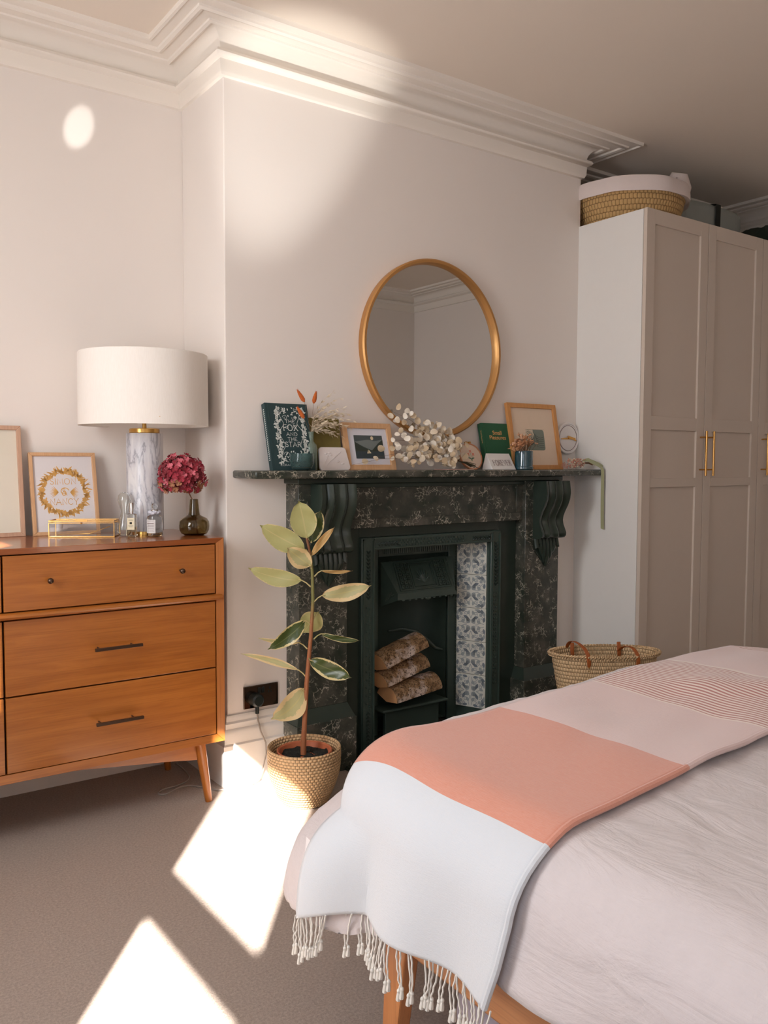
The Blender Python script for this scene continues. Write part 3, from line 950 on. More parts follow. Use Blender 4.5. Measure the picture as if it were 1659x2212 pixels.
# logs
def log(p0, p1, r, spin, label, part):
    t_ = thing('birch_log', label, 'firewood', p0, group='birch logs stacked in the fireplace')
    d = Vector(p1) - Vector(p0)
    n = d.length
    rot = d.to_track_quat('X', 'Z').to_matrix().to_4x4() @ Matrix.Rotation(spin, 4, 'X')
    t_.rotation_euler = rot.to_euler()
    mb = MB(); N = 16; seed = rnd.random() * 50
    sect = []
    for i in range(N + 1):
        a = pi * i / N * part
        sect.append((cos(a), sin(a)))
    sect.append((0.0, -.12))
    nl = 10
    def f(u, v_):
        i = int(round(u * (len(sect) - 1))); x = v_ * n
        w_ = 1 + .06 * noise.noise(Vector((x * 20 + seed, sect[i][0] * 2, sect[i][1] * 2)))
        return (x, sect[i][0] * r * w_, sect[i][1] * r * w_)
    m0 = MB()
    mb.grid(N, nl, lambda u, v_: f(u * N / (len(sect) - 1), v_))
    mb.build('bark', M['bark'], t_)
    core = [(c_[0] * r * .96, c_[1] * r * .96) for c_ in sect]
    MB().prism(core, .0005, n - .0005, 'X').build('log_wood', M['log_end'], t_, smooth=False)
    return t_
log((2.115, .030, .192), (2.400, .075, .205), .064, .35, 'lowest birch log in front of the other two, split face to the left', .9)
log((2.080, .045, .255), (2.345, .090, .300), .062, .15, 'middle birch log of the stack with peeling white bark', .92)
log((2.075, .050, .330), (2.335, .090, .388), .068, .1, 'topmost birch log of the stack in the fireplace', .92)

# cream fleece in a terracotta dish on the hearth
t_ = thing('hearth_pot', 'terracotta dish holding a cream fluffy fleece on the hearth', 'pot', (1.99, -.24, .018))
MB().lathe([(.055, 0), (.07, .05), (.074, .05), (.066, .045), (.05, .006)], seg=24).build('dish', M['terracotta'], t_)
def fl(r, z, a): return r * (1 + .12 * noise.noise(Vector((cos(a) * 2, sin(a) * 2, z * 30))))
MB().lathe([(.02, .03), (.085, .052), (.10, .066), (.085, .085), (.05, .098), (.002, .104)], seg=28, fn=fl).build('fleece', M['fleece'], t_)

# =================================================================== mirror
t_ = thing('round_mirror', 'large round wall mirror in a thin gold frame above the mantel', 'mirror', (2.322, -.002, 1.693), (0, 0, 0))
def ring(mb, prof, seg=96):
    """profile (radius, y) revolved about Y"""
    n = len(prof); vs = []; fs = []
    for j in range(seg):
        a = 2 * pi * j / seg
        for (r, y) in prof: vs.append((r * cos(a), y, r * sin(a)))
    for j in range(seg):
        k = (j + 1) % seg
        for i in range(n):
            i2 = (i + 1) % n
            fs.append((j * n + i, k * n + i, k * n + i2, j * n + i2))
    return mb.add(vs, fs)
ring(MB(), [(.376, 0), (.378, -.030), (.372, -.036), (.362, -.036), (.357, -.026), (.356, -.008), (.356, 0)]).build('mirror_frame', M['mirror_gold'], t_)
mb = MB(); mb.add([(.357 * cos(2 * pi * j / 96), -.012, .357 * sin(2 * pi * j / 96)) for j in range(96)], [list(range(96))])
mb.build('mirror_glass', M['mirror'], t_, smooth=False)

# =================================================================== wardrobe
wd = thing('wardrobe', 'tall cream panelled wardrobe with long gold bar handles', 'wardrobe', (3.24, -.40, 0))
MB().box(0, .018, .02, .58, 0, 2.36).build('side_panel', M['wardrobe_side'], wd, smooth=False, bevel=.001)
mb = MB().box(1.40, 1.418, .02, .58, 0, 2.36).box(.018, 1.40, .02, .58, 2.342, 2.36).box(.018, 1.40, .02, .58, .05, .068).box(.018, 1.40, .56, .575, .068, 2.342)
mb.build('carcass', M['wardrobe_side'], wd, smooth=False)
MB().box(.0, 1.418, .03, .045, 0, .05).build('plinth', M['wardrobe_shaded_paint'], wd)
for k in range(3):
    x0_, x1_ = .002 + k * .472, .470 + k * .472
    d = thing('door', None, None); d.parent = wd
    mb = MB()
    s0, s1 = x0_ + .060, x1_ - .060
    z0_, z1_ = .055, 2.362
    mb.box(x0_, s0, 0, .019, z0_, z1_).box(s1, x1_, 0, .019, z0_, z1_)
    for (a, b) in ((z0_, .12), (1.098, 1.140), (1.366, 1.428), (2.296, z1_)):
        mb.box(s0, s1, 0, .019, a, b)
    mb.build('door_frame', M['wardrobe_shaded_paint'], d, smooth=False, bevel=.0015)
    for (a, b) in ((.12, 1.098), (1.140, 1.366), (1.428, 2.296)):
        MB().box(s0, s1, .010, .017, a, b).build('door_panel', M['wardrobe_shaded_paint'], d, smooth=False)
    hx = {0: .442, 1: .503, 2: .980}[k]
    mb = MB()
    mb.tube([(hx, -.035, 1.150), (hx, -.035, 1.367)], .0055, 12)
    mb.tube([(hx, .001, 1.180), (hx, -.034, 1.180)], .004, 10).tube([(hx, .001, 1.337), (hx, -.034, 1.337)], .004, 10)
    mb.build('handle', M['gold'], d)

# things on top of the wardrobe
t_ = thing('wicker_basket', 'oval woven basket with a white cloth liner on top of wardrobe', 'basket', (3.53, -.06, 2.361), (0, 0, RD(0)))
prof = []
for i in range(24):
    u = i / 23
    prof.append((.78 + .20 * u ** .7 + .012 * abs(sin(u * pi * 5)), u * .19))
inner = [(p[0] - .05, p[1] + .004) for p in prof[::-1]]
MB().lathe([(.01, 0.001)] + prof + inner, seg=72, sx=.29, sy=.285).build('basket_body', M['moses'], t_)
def lf(r, z, a):
    return r * (1 + .012 * sin(a * 9) + .02 * noise.noise(Vector((cos(a) * 3, sin(a) * 3, z * 12))))
lp = [(.975, .132), (1.020, .124), (1.035, .14), (1.03, .172), (1.0, .196), (.93, .196), (.89, .17), (.85, .12)]
MB().lathe(lp, seg=90, sx=.29, sy=.285, fn=lf).build('liner', M['liner'], t_)
mb = MB().tube([(.150, -.20, .14), (.160, -.205, .20), (.160, -.19, .245), (.150, -.165, .262), (.13, -.13, .20)], [.034, .038, .038, .03, .03], 12)
mb.build('liner_fold', M['liner'], t_)
MB().tube([(.02, .0, .19), (.03, -.02, .235), (.08, -.03, .242), (.13, -.02, .2)], .006, 8).build('carry_handle', M['moses'], t_)

t_ = thing('storage_bag', 'grey zipped storage bag with a black strap on the wardrobe', 'bag', (4.14, .0, 2.361), (0, 0, 0))
mb = MB()
def bagf(r, z, a): return r
sup = []
def sbox(mb, hx, hy, h, e=.25, seg=40, nz=8, seed=0, amp=.02):
    def fn(u, v_):
        a = 2 * pi * u
        ca, sa = cos(a), sin(a)
        k = (abs(ca) ** (2 / e) + abs(sa) ** (2 / e)) ** (-e / 2)
        zz = v_ * h
        rz = (1 - abs(2 * v_ - 1) ** 8) ** .25 if 0 < v_ < 1 else 0
        w_ = 1 + amp * noise.noise(Vector((ca * 3 + seed, sa * 3, v_ * 4)))
        return (hx * k * ca * rz * w_, hy * k * sa * rz * w_, zz)
    return mb.grid(seg, nz, fn)
sbox(MB(), .27, .16, .235, .35, 48, 14, 3, .05).build('bag_body', M['grey_bag'], t_)
mb = MB()
mb.add([(-.032, -.168, .0), (.012, -.168, .0), (.012, -.170, .22), (-.032, -.170, .22), (.012, -.05, .240), (-.032, -.05, .240)], [(0, 1, 2, 3), (3, 2, 4, 5)])
mb.build('strap', M['strap'], t_)
t_ = thing('folded_coat', 'dark green bundled fabric lying on the wardrobe by the right wall', 'clothes', (4.60, -.16, 2.361))
def cf2(u, v_):
    a = 2 * pi * u; r = sin(pi * v_) ** .6
    w_ = 1 + .22 * noise.noise(Vector((cos(a) * 2.2, sin(a) * 2.2, v_ * 5)))
    return (.19 * r * cos(a) * w_, .15 * r * sin(a) * w_, .0 + .175 * (1 - v_) * (1 + .25 * noise.noise(Vector((cos(a) * r * 3, sin(a) * r * 3, 2)))))
MB().grid(40, 14, cf2).build('fabric_bundle', M['dark_bag'], t_)

# =================================================================== chest of drawers
DX1, DY0, DY1 = 1.289, -.13, .335
dr = thing('chest_of_drawers', 'mid-century orange-brown wooden chest of drawers on tapered legs', 'chest of drawers', (.56, -.13, 0))
def D(x): return x - .56
DXL = -.15
mb = MB()
def bevframe(mb):
    # mitred frame front, bevelled inwards
    o0, o1, z0_, z1_ = D(DXL), D(DX1), .217, .945
    i0, i1, y0_, y1_ = D(DXL + .026), D(DX1 - .026), .243, .925
    return o0, o1, z0_, z1_, i0, i1, y0_, y1_
o0, o1, z0_, z1_, i0, i1, zi0, zi1 = bevframe(mb)
yb = DY1 - DY0
def frame_piece(name, a, b, c_, d, mat):
    """front quad a,b (outer) c,d (inner) swept to the back"""
    q0 = [(a[0], 0.0, a[1]), (b[0], 0.0, b[1]), (c_[0], .010, c_[1]), (d[0], .010, d[1])]
    q1 = [(p[0], yb, p[2]) for p in q0]
    return MB().hexa(q0, q1).build(name, mat, dr, smooth=False, bevel=.0012)
frame_piece('top_panel', (o0, z1_), (o1, z1_), (i1, zi1), (i0, zi1), M['dresser_top'])
frame_piece('side_panel', (o1, z1_), (o1, z0_), (i1, zi0), (i1, zi1), M['dresser_v'])
frame_piece('side_panel', (o0, z0_), (o0, z1_), (i0, zi1), (i0, zi0), M['dresser_v'])
frame_piece('bottom_panel', (o1, z0_), (o0, z0_), (i0, zi0), (i1, zi0), M['dresser'])
MB().box(i0, i1, .035, yb - .005, zi0 - .005, zi1 + .005).build('carcass', M['gap'], dr, smooth=False)
# half-round rail above the second drawer
n_ = 9; pf = [(.012 - .022 * sin(pi * i / (n_ - 1)), .735 - .011 * cos(pi * i / (n_ - 1))) for i in range(n_)] + [(.03, .746), (.03, .724)]
mb = MB().prism(pf, o0 + .006, o1 - .008, 'X')
mb.build('divider_rail', M['dresser'], dr)
rows = [(.7495, .9215), (.4865, .7205), (.2455, .4815)]
for colx, (a, b) in enumerate(((DXL + .029, .5575), (.5635, 1.2585))):
    for rI, (za, zb) in enumerate(rows):
        dw = thing('drawer', None, None); dw.parent = dr
        MB().box(D(a), D(b), .008, .03, za, zb).build('drawer_front', M['dresser'], dw, smooth=False, bevel=.0015)
        if colx == 0 and rI == 0: kn = (.05, .42)
        else: kn = (.697, 1.130)
        if rI == 0:
            for kx in ((.697, 1.130) if colx else (.02, .43)):
                mb = MB().tube([(D(kx), .010, .839), (D(kx), -.008, .839)], .0035, 10)
                mb.sphere((D(kx), -.014, .839), .0095, 16, 10)
                mb.build('knob', M['bronze'], dw)
        else:
            cx_ = .905 if colx else .22; zc = .606 if rI == 1 else .362
            mb = MB().box(D(cx_ - .078), D(cx_ + .078), -.032, -.022, zc - .005, zc + .005)
            mb.tube([(D(cx_ - .06), .01, zc), (D(cx_ - .06), -.024, zc)], .003, 8).tube([(D(cx_ + .05), .01, zc), (D(cx_ + .05), -.024, zc)], .003, 8)
            mb.build('bar_handle', M['bronze'], dw, bevel=.001)
for (lx, ly, sx_) in ((1.205, .035, 1), (1.205, .40, 1), (-.07, .035, -1), (-.07, .40, -1)):
    mb = MB().tube([(D(lx), ly, .225), (D(lx) + sx_ * .030, ly - (.01 if ly < .1 else -.01), 0.001)], [.021, .0125], 20)
    mb.build('leg', M['dresser_v'], dr)
mb = MB().prism([(D(.50), .217), (D(1.20), .217), (D(1.195), .156), (D(1.10), .170), (D(.79), .205)], .030, .048, 'Y')
mb.build('apron', M['dresser'], dr, smooth=False)

# =================================================================== things on the chest
TZ = .9455
# lamp
lp_ = thing('table_lamp', 'white marble column table lamp with a wide white drum shade', 'lamp', (1.113, .16, TZ))
MB().lathe([(.045, 0), (.045, .012), (.001, .012)], seg=40).build('brass_foot', M['brass'], lp_)
MB().lathe([(.054, .012), (.0655, .014), (.0655, .366), (.064, .368), (.02, .368)], seg=48).build('marble_column', M['white_marble'], lp_)
MB().lathe([(.052, .368), (.054, .370), (.054, .383), (.052, .385), (.008, .385), (.007, .42), (.007, .50)], seg=40).build('brass_cap', M['brass'], lp_)
MB().lathe([(.228, .397), (.230, .395), (.228, .652), (.226, .654), (.2245, .652), (.2265, .398)], seg=96, closed=True).build('lamp_shade', M['shade'], lp_)
mb = MB()
for k in range(3):
    a = k * 2 * pi / 3 + .4
    mb.tube([(0, 0, .42), (.23 * cos(a), .23 * sin(a), .42)], .0015, 6)
mb.build('shade_ring', M['brass'], lp_)
MB().sphere((0, 0, .52), .03, 16, 12).build('bulb', M['white_gloss'], lp_)

def picture(name, label, loc, rot, w_, h_, fr, dep, matF, matM, border=None, cat='picture'):
    """leaning framed picture; local x right, z up, front at y=0"""
    t_ = thing(name, label, cat, loc, rot)
    mb = MB()
    i = fr
    for q0 in ([(0, 0), (w_, 0), (w_ - i, i), (i, i)], [(w_, 0), (w_, h_), (w_ - i, h_ - i), (w_ - i, i)], [(w_, h_), (0, h_), (i, h_ - i), (w_ - i, h_ - i)], [(0, h_), (0, 0), (i, i), (i, h_ - i)]):
        mb.prism(q0, 0, dep, 'Y')
    mb.build('frame', matF, t_, smooth=False, bevel=.0015)
    MB().box(i - .001, w_ - i + .001, dep * .55, dep * .95, i - .001, h_ - i + .001).build('mount', matM, t_, smooth=False)
    return t_
lean = lambda yb_, yt_, h_: -math.asin((yt_ - yb_) / h_)
# wreath print
f2 = picture('framed_print', 'pale wood framed print with a gold leaf wreath on the chest', (.750, .283, TZ), (lean(.283, .350, .31), 0, RD(-2)), .235, .305, .013, .016, M['light_wood'], M['paper'])
mb = MB(); cx_, cz_, R_ = .1175, .158, .080
r2 = random.Random(5)
for k in range(230):
    a = 2 * pi * k / 230 + r2.uniform(-.03, .03)
    rad = R_ * (1 + r2.uniform(-.13, .06))
    leafpoly(mb, cx_ + rad * .93 * cos(a), cz_ + rad * .93 * sin(a), a + r2.uniform(.2, 1.1) * (1 if k % 3 else -1), r2.uniform(.014, .028), r2.uniform(.004, .0075), .0083)
for k in range(16):
    a = 2 * pi * k / 16 + r2.uniform(-.15, .15)
    for q in range(5):
        leafpoly(mb, cx_ + R_ * .93 * cos(a), cz_ + R_ * .93 * sin(a), q * 2 * pi / 5, .009, .007, .0081)
for k in range(9):
    for s_ in (-1, 1):
        leafpoly(mb, cx_ + s_ * .020, cz_ + .0, (pi if s_ < 0 else 0) + (-.9 + k * .2) * 1.0, .032, .003, .0083)
spiral(mb, cx_, cz_ + .002, .017, .3, 1.1, .003, .0085)
letters(mb, 'SIMON', cx_ - .002, cz_ + .030, .021, .0085, width=.092, wt=.1)
letters(mb, '&', cx_, cz_ - .012, .026, .0085, wt=.1, serif=False)
letters(mb, 'NANCY', cx_ - .002, cz_ - .046, .022, .0085, width=.100, wt=.1)
mb.build('wreath_print', M['gold_print'], f2, smooth=False)
MB().add([(.013, .0055, .013), (.222, .0055, .013), (.222, .0055, .292), (.013, .0055, .292)], [(0, 1, 2, 3)]).build('glazing', M['pane'], f2)
# larger plain frame at the left edge
f1 = picture('framed_print', 'larger rosy wood framed blank cream print at the left edge', (.435, .300, TZ), (lean(.300, .352, .40), 0, RD(-1)), .292, .395, .015, .018, M['light_wood2'], plain('cream_print', (226, 218, 200), .8, var=.02))
MB().add([(.015, .0055, .015), (.277, .0055, .015), (.277, .0055, .38), (.015, .0055, .38)], [(0, 1, 2, 3)]).build('glazing', M['pane'], f1)

# glass trinket box
gb = thing('glass_box', 'small glass trinket box with gold edges in front of the wreath print', 'box', (.782, .203, TZ), (0, 0, RD(-30)))
bw, bd, bh = .222, .085, .058
mb = MB(); e = .0013
def edges(mb, x0, x1, y0, y1, z0, z1, e):
    for y in (y0, y1):
        for z in (z0, z1): mb.box(x0 - e, x1 + e, y - e, y + e, z - e, z + e)
    for x in (x0, x1):
        for z in (z0, z1): mb.box(x - e, x + e, y0 + e, y1 - e, z - e, z + e)
    for x in (x0, x1):
        for y in (y0, y1): mb.box(x - e, x + e, y - e, y + e, z0 + e, z1 - e)
edges(mb, 0, bw, 0, bd, e + .0005, bh - .008, e)
mb.build('metal_edges', M['gold'], gb)
mb = MB(); edges(mb, 0, bw, 0, bd, bh - .0025, bh, .0011)
mb.box(bw / 2 - .02, bw / 2 + .02, -.003, -.001, bh - .004, bh + .003).tube([(bw / 2, -.004, bh - .006), (bw / 2, -.004, bh - .012)], .003, 8)
mb.build('lid_edges', M['gold'], gb)
mb = MB()
for (a, b, c_, d, g, h) in ((0, bw, -.0004, .0004, .004, bh - .01), (0, bw, bd - .0004, bd + .0004, .004, bh - .01), (-.0004, .0004, 0, bd, .004, bh - .01), (bw - .0004, bw + .0004, 0, bd, .004, bh - .01), (0, bw, 0, bd, bh - .0012, bh - .0004)):
    mb.box(a, b, c_, d, g, h)
mb.build('glass_panels', M['pane'], gb, smooth=False)
MB().box(.003, bw - .003, .003, bd - .003, .003, .0045).build('mirrored_base', M['mirror'], gb)
t2 = tag(MB().tube([(.02, .03, .007), (.07, .05, .009), (.13, .03, .010), (.20, .05, .035)], .0014, 6).build('trinket', M['brass']), 'thin brass necklace lying inside the glass trinket box', 'jewellery')
t2.matrix_world = Matrix.Translation((.782, .203, TZ)) @ Matrix.Rotation(RD(-30), 4, 'Z')

# bottles
fw2 = Vector((.581, .812, 0)).normalized(); ang_cam = math.atan2(fw2.y, fw2.x) - pi / 2
pb = thing('perfume_bottle', 'slim square perfume bottle with silver cap and cream label', 'bottle', (1.030, .070, TZ), (0, 0, ang_cam + .1), 'perfume bottles on the chest')
MB().box(-.0165, .0165, -.0165, .0165, 0, .082).build('glass_body', M['clear_glass'], pb, bevel=.004)
MB().box(-.013, .013, -.013, .013, .006, .036).build('perfume', glass('pale_perfume', (236, 214, 178), 0, 1.36), pb)
MB().lathe([(.0065, .082), (.0065, .087), (.0075, .087), (.0075, .118), (.0065, .120)], seg=24).build('cap', M['chrome'], pb)
MB().box(-.0125, .0125, -.0172, -.0168, .026, .068).build('paper_label', plain('cream_label', (236, 224, 192), .7), pb, smooth=False)
mb = MB().box(-.004, .004, -.0175, -.0173, .046, .053).box(-.008, .008, -.0175, -.0173, .060, .0612).box(-.009, .009, -.0175, -.0173, .0395, .0405).box(-.006, .006, -.0175, -.0173, .036, .0368)
mb.build('label_print', M['strap'], pb, smooth=False)
pb = thing('perfume_bottle', 'wider clear perfume bottle with ribbon collar and round glass stopper', 'bottle', (1.108, .055, TZ), (0, 0, ang_cam), 'perfume bottles on the chest')
MB().lathe([(.001, .001), (.0255, .001), (.0275, .004), (.0275, .062), (.025, .071), (.014, .076), (.011, .080), (.011, .088), (.001, .088)], seg=40).build('glass_body', M['clear_glass'], pb)
MB().lathe([(.001, .005), (.024, .005), (.024, .014), (.001, .014)], seg=30).build('perfume', glass('amber_perfume', (226, 190, 148), 0, 1.36), pb)
MB().lathe([(.012, .088), (.014, .090), (.014, .094), (.006, .096)], seg=24).build('collar', M['chrome'], pb)
MB().sphere((0, 0, .1065), .0115, 20, 14).build('stopper', M['clear_glass'], pb)
mb = MB()
for k in range(11):
    a = 2 * pi * k / 11
    mb.sphere((.015 * cos(a), .015 * sin(a), .084 + .003 * sin(k * 2.2)), .0085, 8, 6, (1.1, 1.1, .75))
mb.build('ribbon_bow', plain('pale_blue_ribbon', (214, 214, 224), .6, var=.1), pb)
def curved(mb, r, a0, a1, z0, z1, n=8):
    vs = []; 
    for i in range(n + 1):
        a = a0 + (a1 - a0) * i / n
        vs += [(r * cos(a), r * sin(a), z0), (r * cos(a), r * sin(a), z1)]
    mb.add(vs, [(2 * i, 2 * i + 2, 2 * i + 3, 2 * i + 1) for i in range(n)])
mb = MB(); curved(mb, .0279, -pi / 2 - 1.05, -pi / 2 + .35, .012, .060)
mb.build('paper_label', plain('white_label', (224, 220, 216), .7), pb)
mb = MB()
for i, z in enumerate((.056, .0525, .047, .0455, .041, .037, .0345, .030, .027, .022, .018)):
    curved(mb, .0281, -pi / 2 - .9 + .1 * (i % 3), -pi / 2 + .2 - .08 * (i % 2), z, z + (.0018 if i in (3, 5) else .0008), 6)
mb.build('label_print', M['grey_lines'], pb)
gg = thing('glass_carafe', 'slender clear gourd-shaped glass vessel behind the slim perfume bottle', 'glass', (1.022, .122, TZ))
MB().lathe([(.001, .001), (.018, .002), (.026, .014), (.0275, .030), (.022, .052), (.014, .072), (.013, .082), (.017, .104), (.0225, .126), (.020, .144), (.012, .154), (.004, .156), (.0035, .154), (.011, .152), (.0185, .143), (.021, .126), (.0155, .104), (.0115, .082), (.0125, .072), (.0205, .051), (.026, .030), (.0245, .015), (.017, .004), (.001, .003)], seg=36).build('glass_body', M['clear_glass'], gg)

vz = thing('bud_vase', 'smoked olive glass bud vase at the right end of chest', 'vase', (1.243, .020, TZ))
MB().lathe([(.001, 0), (.034, .0), (.046, .006), (.0525, .018), (.0545, .034), (.053, .050), (.045, .061), (.030, .068), (.0215, .073), (.0195, .082), (.0145, .130), (.0130, .1305),
            (.0180, .084), (.0195, .075), (.028, .0655), (.043, .0585), (.050, .049), (.0515, .034), (.0495, .019), (.044, .009), (.032, .004), (.001, .004)], seg=48).build('glass_body', M['olive_glass'], vz)
# hydrangea
hy = thing('dried_hydrangea', 'large crimson dried hydrangea head in the olive glass vase', 'flower', (1.243, .020, TZ + .006))
HC = Vector((-.050, -.010, .208))
MB().tube([(.012, 0, .0), (.005, 0, .06), (-.004, 0, .118), (-.028, -.005, .16), HC], .0022, 8).build('stem', M['stem_brown'], hy)
def floret(seed, s_):
    r = random.Random(seed); mb = MB()
    for q in range(4):
        a = q * pi / 2 + r.uniform(-.15, .15)
        d = Vector((cos(a), sin(a), 0)); p = Vector((-sin(a), cos(a), 0))
        cup = r.uniform(.1, .55)
        pts = [(0, 0, 0)]
        row = []
        for (t_l, w_l) in ((.35, .32), (.75, .52), (1.0, .2)):
            for sgn in (-1, 0, 1):
                v_ = d * (t_l * s_) + p * (w_l * s_ * sgn) + Vector((0, 0, (cup * t_l ** 2 + .18 * abs(sgn) * r.uniform(.4, 1.4)) * s_))
                row.append(v_)
        vs = [Vector((0, 0, 0))] + row
        mb.add(vs, [(0, 1, 2), (0, 2, 3), (1, 4, 5, 2), (2, 5, 6, 3), (4, 7, 8, 5), (5, 8, 9, 6)])
    return mb
fm = [floret(i, .0125).mesh('floret', M['hydr'][i % 4]) for i in range(8)]
NF = 210
for k in range(NF):
    ph = math.acos(1 - 2 * (k + .5) / NF); th = pi * (1 + 5 ** .5) * k
    d = Vector((sin(ph) * cos(th), sin(ph) * sin(th), cos(ph)))
    if d.z < -.75: continue
    R3 = Vector((d.x * .083, d.y * .072, d.z * .072)) * rnd.uniform(.84, 1.08)
    bot = d.z < -.25
    o = bpy.data.objects.new('floret', fm[3 if (bot and rnd.random() < .5) else rnd.choice((0, 0, 1, 2, 4, 5, 6, 1))]); COL.objects.link(o); o.parent = hy
    q = d.to_track_quat('Z', 'Y').to_matrix().to_4x4() @ Matrix.Rotation(rnd.uniform(0, 6), 4, 'Z') @ Matrix.Rotation(rnd.uniform(-.4, .4), 4, 'X')
    o.matrix_local = Matrix.Translation(HC + R3) @ q
MB().sphere(HC, .055, 14, 10, (1.05, 1, .9)).build('flower_core', M['hydr'][2], hy)

# =================================================================== mantel things
MZ = 1.1805
def cover_vines(mb, w_, h_, y):
    """rambling vines on the book cover, mirrored, drawn in 2D"""
    r = random.Random(3)
    for s_ in (-1, 1):
        cx_ = w_ * .54
        X = lambda x: cx_ + s_ * x
        path = [(X(.012 * 1), .225), (X(.03), .232), (X(.045), .218), (X(.036), .198), (X(.026), .18), (X(.044), .160), (X(.052), .140), (X(.04), .115), (X(.03), .095), (X(.046), .075), (X(.054), .055), (X(.042), .034), (X(.022), .032)]
        sm = []
        for i in range(len(path) - 1):
            for q in range(5):
                t_ = q / 5; sm.append((path[i][0] * (1 - t_) + path[i + 1][0] * t_, path[i][1] * (1 - t_) + path[i + 1][1] * t_))
        for _ in range(3):
            sm = [sm[0]] + [((sm[i - 1][0] + sm[i][0] + sm[i + 1][0]) / 3, (sm[i - 1][1] + sm[i][1] + sm[i + 1][1]) / 3) for i in range(1, len(sm) - 1)] + [sm[-1]]
        ribbon(mb, sm, .0016, y)
        for (x, z, rad, a0) in ((.052, .232, .013, 1), (.020, .205, .011, 3), (.058, .188, .010, 0), (.056, .15, .009, 2), (.018, .168, .008, 1), (.056, .112, .010, 4), (.060, .080, .010, 1), (.030, .058, .015, 3), (.052, .042, .011, 0), (.012, .04, .009, 2), (.028, .236, .008, 2)):
            spiral(mb, X(x), z, rad, a0, 1.25, .0013, y, sgn=s_)
        for k in range(44):
            z = .030 + (k / 44) * .215; x = .061 - .012 * abs(sin(k * .7)) + r.uniform(-.004, .006)
            if x > .066: x = .064
            a = r.uniform(0, 2 * pi)
            for q in range(2):
                leafpoly(mb, X(x), z, a + q * 1.2, .0115, .0066, y - .00005)
        for k in range(30):
            a = r.uniform(0, 2 * pi); x = r.uniform(.004, .056); z = r.choice([r.uniform(.208, .244), r.uniform(.028, .075)])
            leafpoly(mb, X(x), z, a, .0085, .0050, y - .00005)
def book(name, label, loc, rot, w_, h_, th, mat, matprint):
    b = thing(name, label, 'book', loc, rot)
    mb = MB()
    mb.box(0, w_, 0, .0025, 0, h_).box(0, w_, th - .0025, th, 0, h_).box(-.0015, .0015, 0, th, 0, h_)
    mb.build('cover', mat, b, smooth=False, bevel=.001)
    MB().box(.0015, w_ - .004, .0025, th - .0025, .003, h_ - .003).build('pages', M['pages'], b, smooth=False)
    mb = MB().tube([(.012, -.0001, .002), (.012, -.0001, h_ - .002)], .0009, 6)
    mb.build('hinge_groove', mat, b)
    return b
bk = book('storybook', 'dark teal clothbound book printed with white vines at left of mantel', (1.503, -.100, MZ), (lean(-.100, -.030, .262), 0, RD(-1)), .180, .2615, .026, M['book_navy'], None)
mb = MB(); cover_vines(mb, .18, .26, -.0004)
cxb = .0975
letters(mb, 'THE', cxb - .002, .184, .0125, -.0007, width=.040, wt=.13)
letters(mb, 'FOX', cxb - .002, .154, .0235, -.0007, width=.062, wt=.12)
letters(mb, 'AND', cxb, .134, .0125, -.0007, width=.046, wt=.13)
letters(mb, 'THE', cxb, .115, .0125, -.0007, width=.040, wt=.13)
letters(mb, 'STAR', cxb, .091, .0185, -.0007, width=.066, wt=.12)
letters(mb, 'CORALIE BICKFORD', .096, .0165, .0075, -.0007, width=.125, wt=.14, serif=False)
for q in range(5):
    leafpoly(mb, .122, .207, pi / 2 + q * 2 * pi / 5, .0075, .0045, -.0007)
mb.build('cover_print', M['book_print'], bk, smooth=False)
mb = MB()
for k in range(26):
    mb.box(-.0019, -.0016, .009, .017, .04 + k * .0078, .044 + k * .0078)
mb.build('spine_print', M['book_print'], bk, smooth=False)
# bowl
t_ = thing('glass_tumbler', 'low teal glass tumbler with copper base in front of the vine book', 'glass', (1.603, -.135, MZ))
MB().lathe([(.001, 0), (.030, 0), (.038, .006), (.0435, .022), (.0445, .040), (.0425, .0625), (.0410, .0625), (.0428, .040), (.0418, .023), (.0365, .0085), (.029, .005), (.001, .005)], seg=44).build('glass_body', M['teal_glass'], t_)
MB().lathe([(.001, .0055), (.029, .0055), (.0365, .0095), (.038, .013), (.001, .013)], seg=36).build('wax_fill', M['copper'], t_)
# bottle
t_ = thing('glass_bottle', 'pale sage green glass bottle between tumbler and plaster plaque', 'bottle', (1.684, -.066, MZ))
MB().lathe([(.001, 0), (.022, 0), (.0245, .004), (.0245, .085), (.022, .097), (.013, .106), (.0105, .112), (.0105, .140), (.012, .141), (.012, .146), (.0095, .146), (.0085, .138), (.0085, .113), (.0115, .104), (.0195, .095), (.022, .084), (.022, .008), (.001, .006)], seg=36).build('glass_body', M['sage_glass'], t_)
# grasses in the bottle
def grass(label, top, base, r_=.0078, ln=.05):
    t_ = thing('bunny_tail_grass', label, 'dried flower', (1.684, -.066, MZ + .01), group='orange bunny tails in the sage bottle')
    O = Vector((1.684, -.066, MZ + .01))
    top = Vector(top) - O; base = Vector(base) - O
    MB().tube([(0, 0, 0), (.0, 0, .11), (0, 0, .13), base * .6 + Vector((0, 0, .05)), base], .0006, 5).build('stem', M['stem_brown'], t_)
    mb = MB()
    mb.tube([base, base.lerp(top, .2), base.lerp(top, .5), base.lerp(top, .8), top], [.003, r_, r_ * .95, r_ * .6, .0006], 10)
    d = (top - base)
    for k in range(90):
        a = rnd.uniform(0, 2 * pi); t_l = rnd.uniform(.05, .95)
        p = base + d * t_l; o_ = d.orthogonal().normalized(); o_.rotate(Matrix.Rotation(a, 3, d.normalized()))
        rr_ = r_ * (1 - .5 * t_l)
        mb.add([p + o_ * rr_ * .8, p + o_ * rr_ * .8 + d.normalized() * .0012, p + o_ * rr_ * 1.35 + d.normalized() * .008], [(0, 1, 2)])
    mb.build('seed_head', M['orange_fluff'], t_)
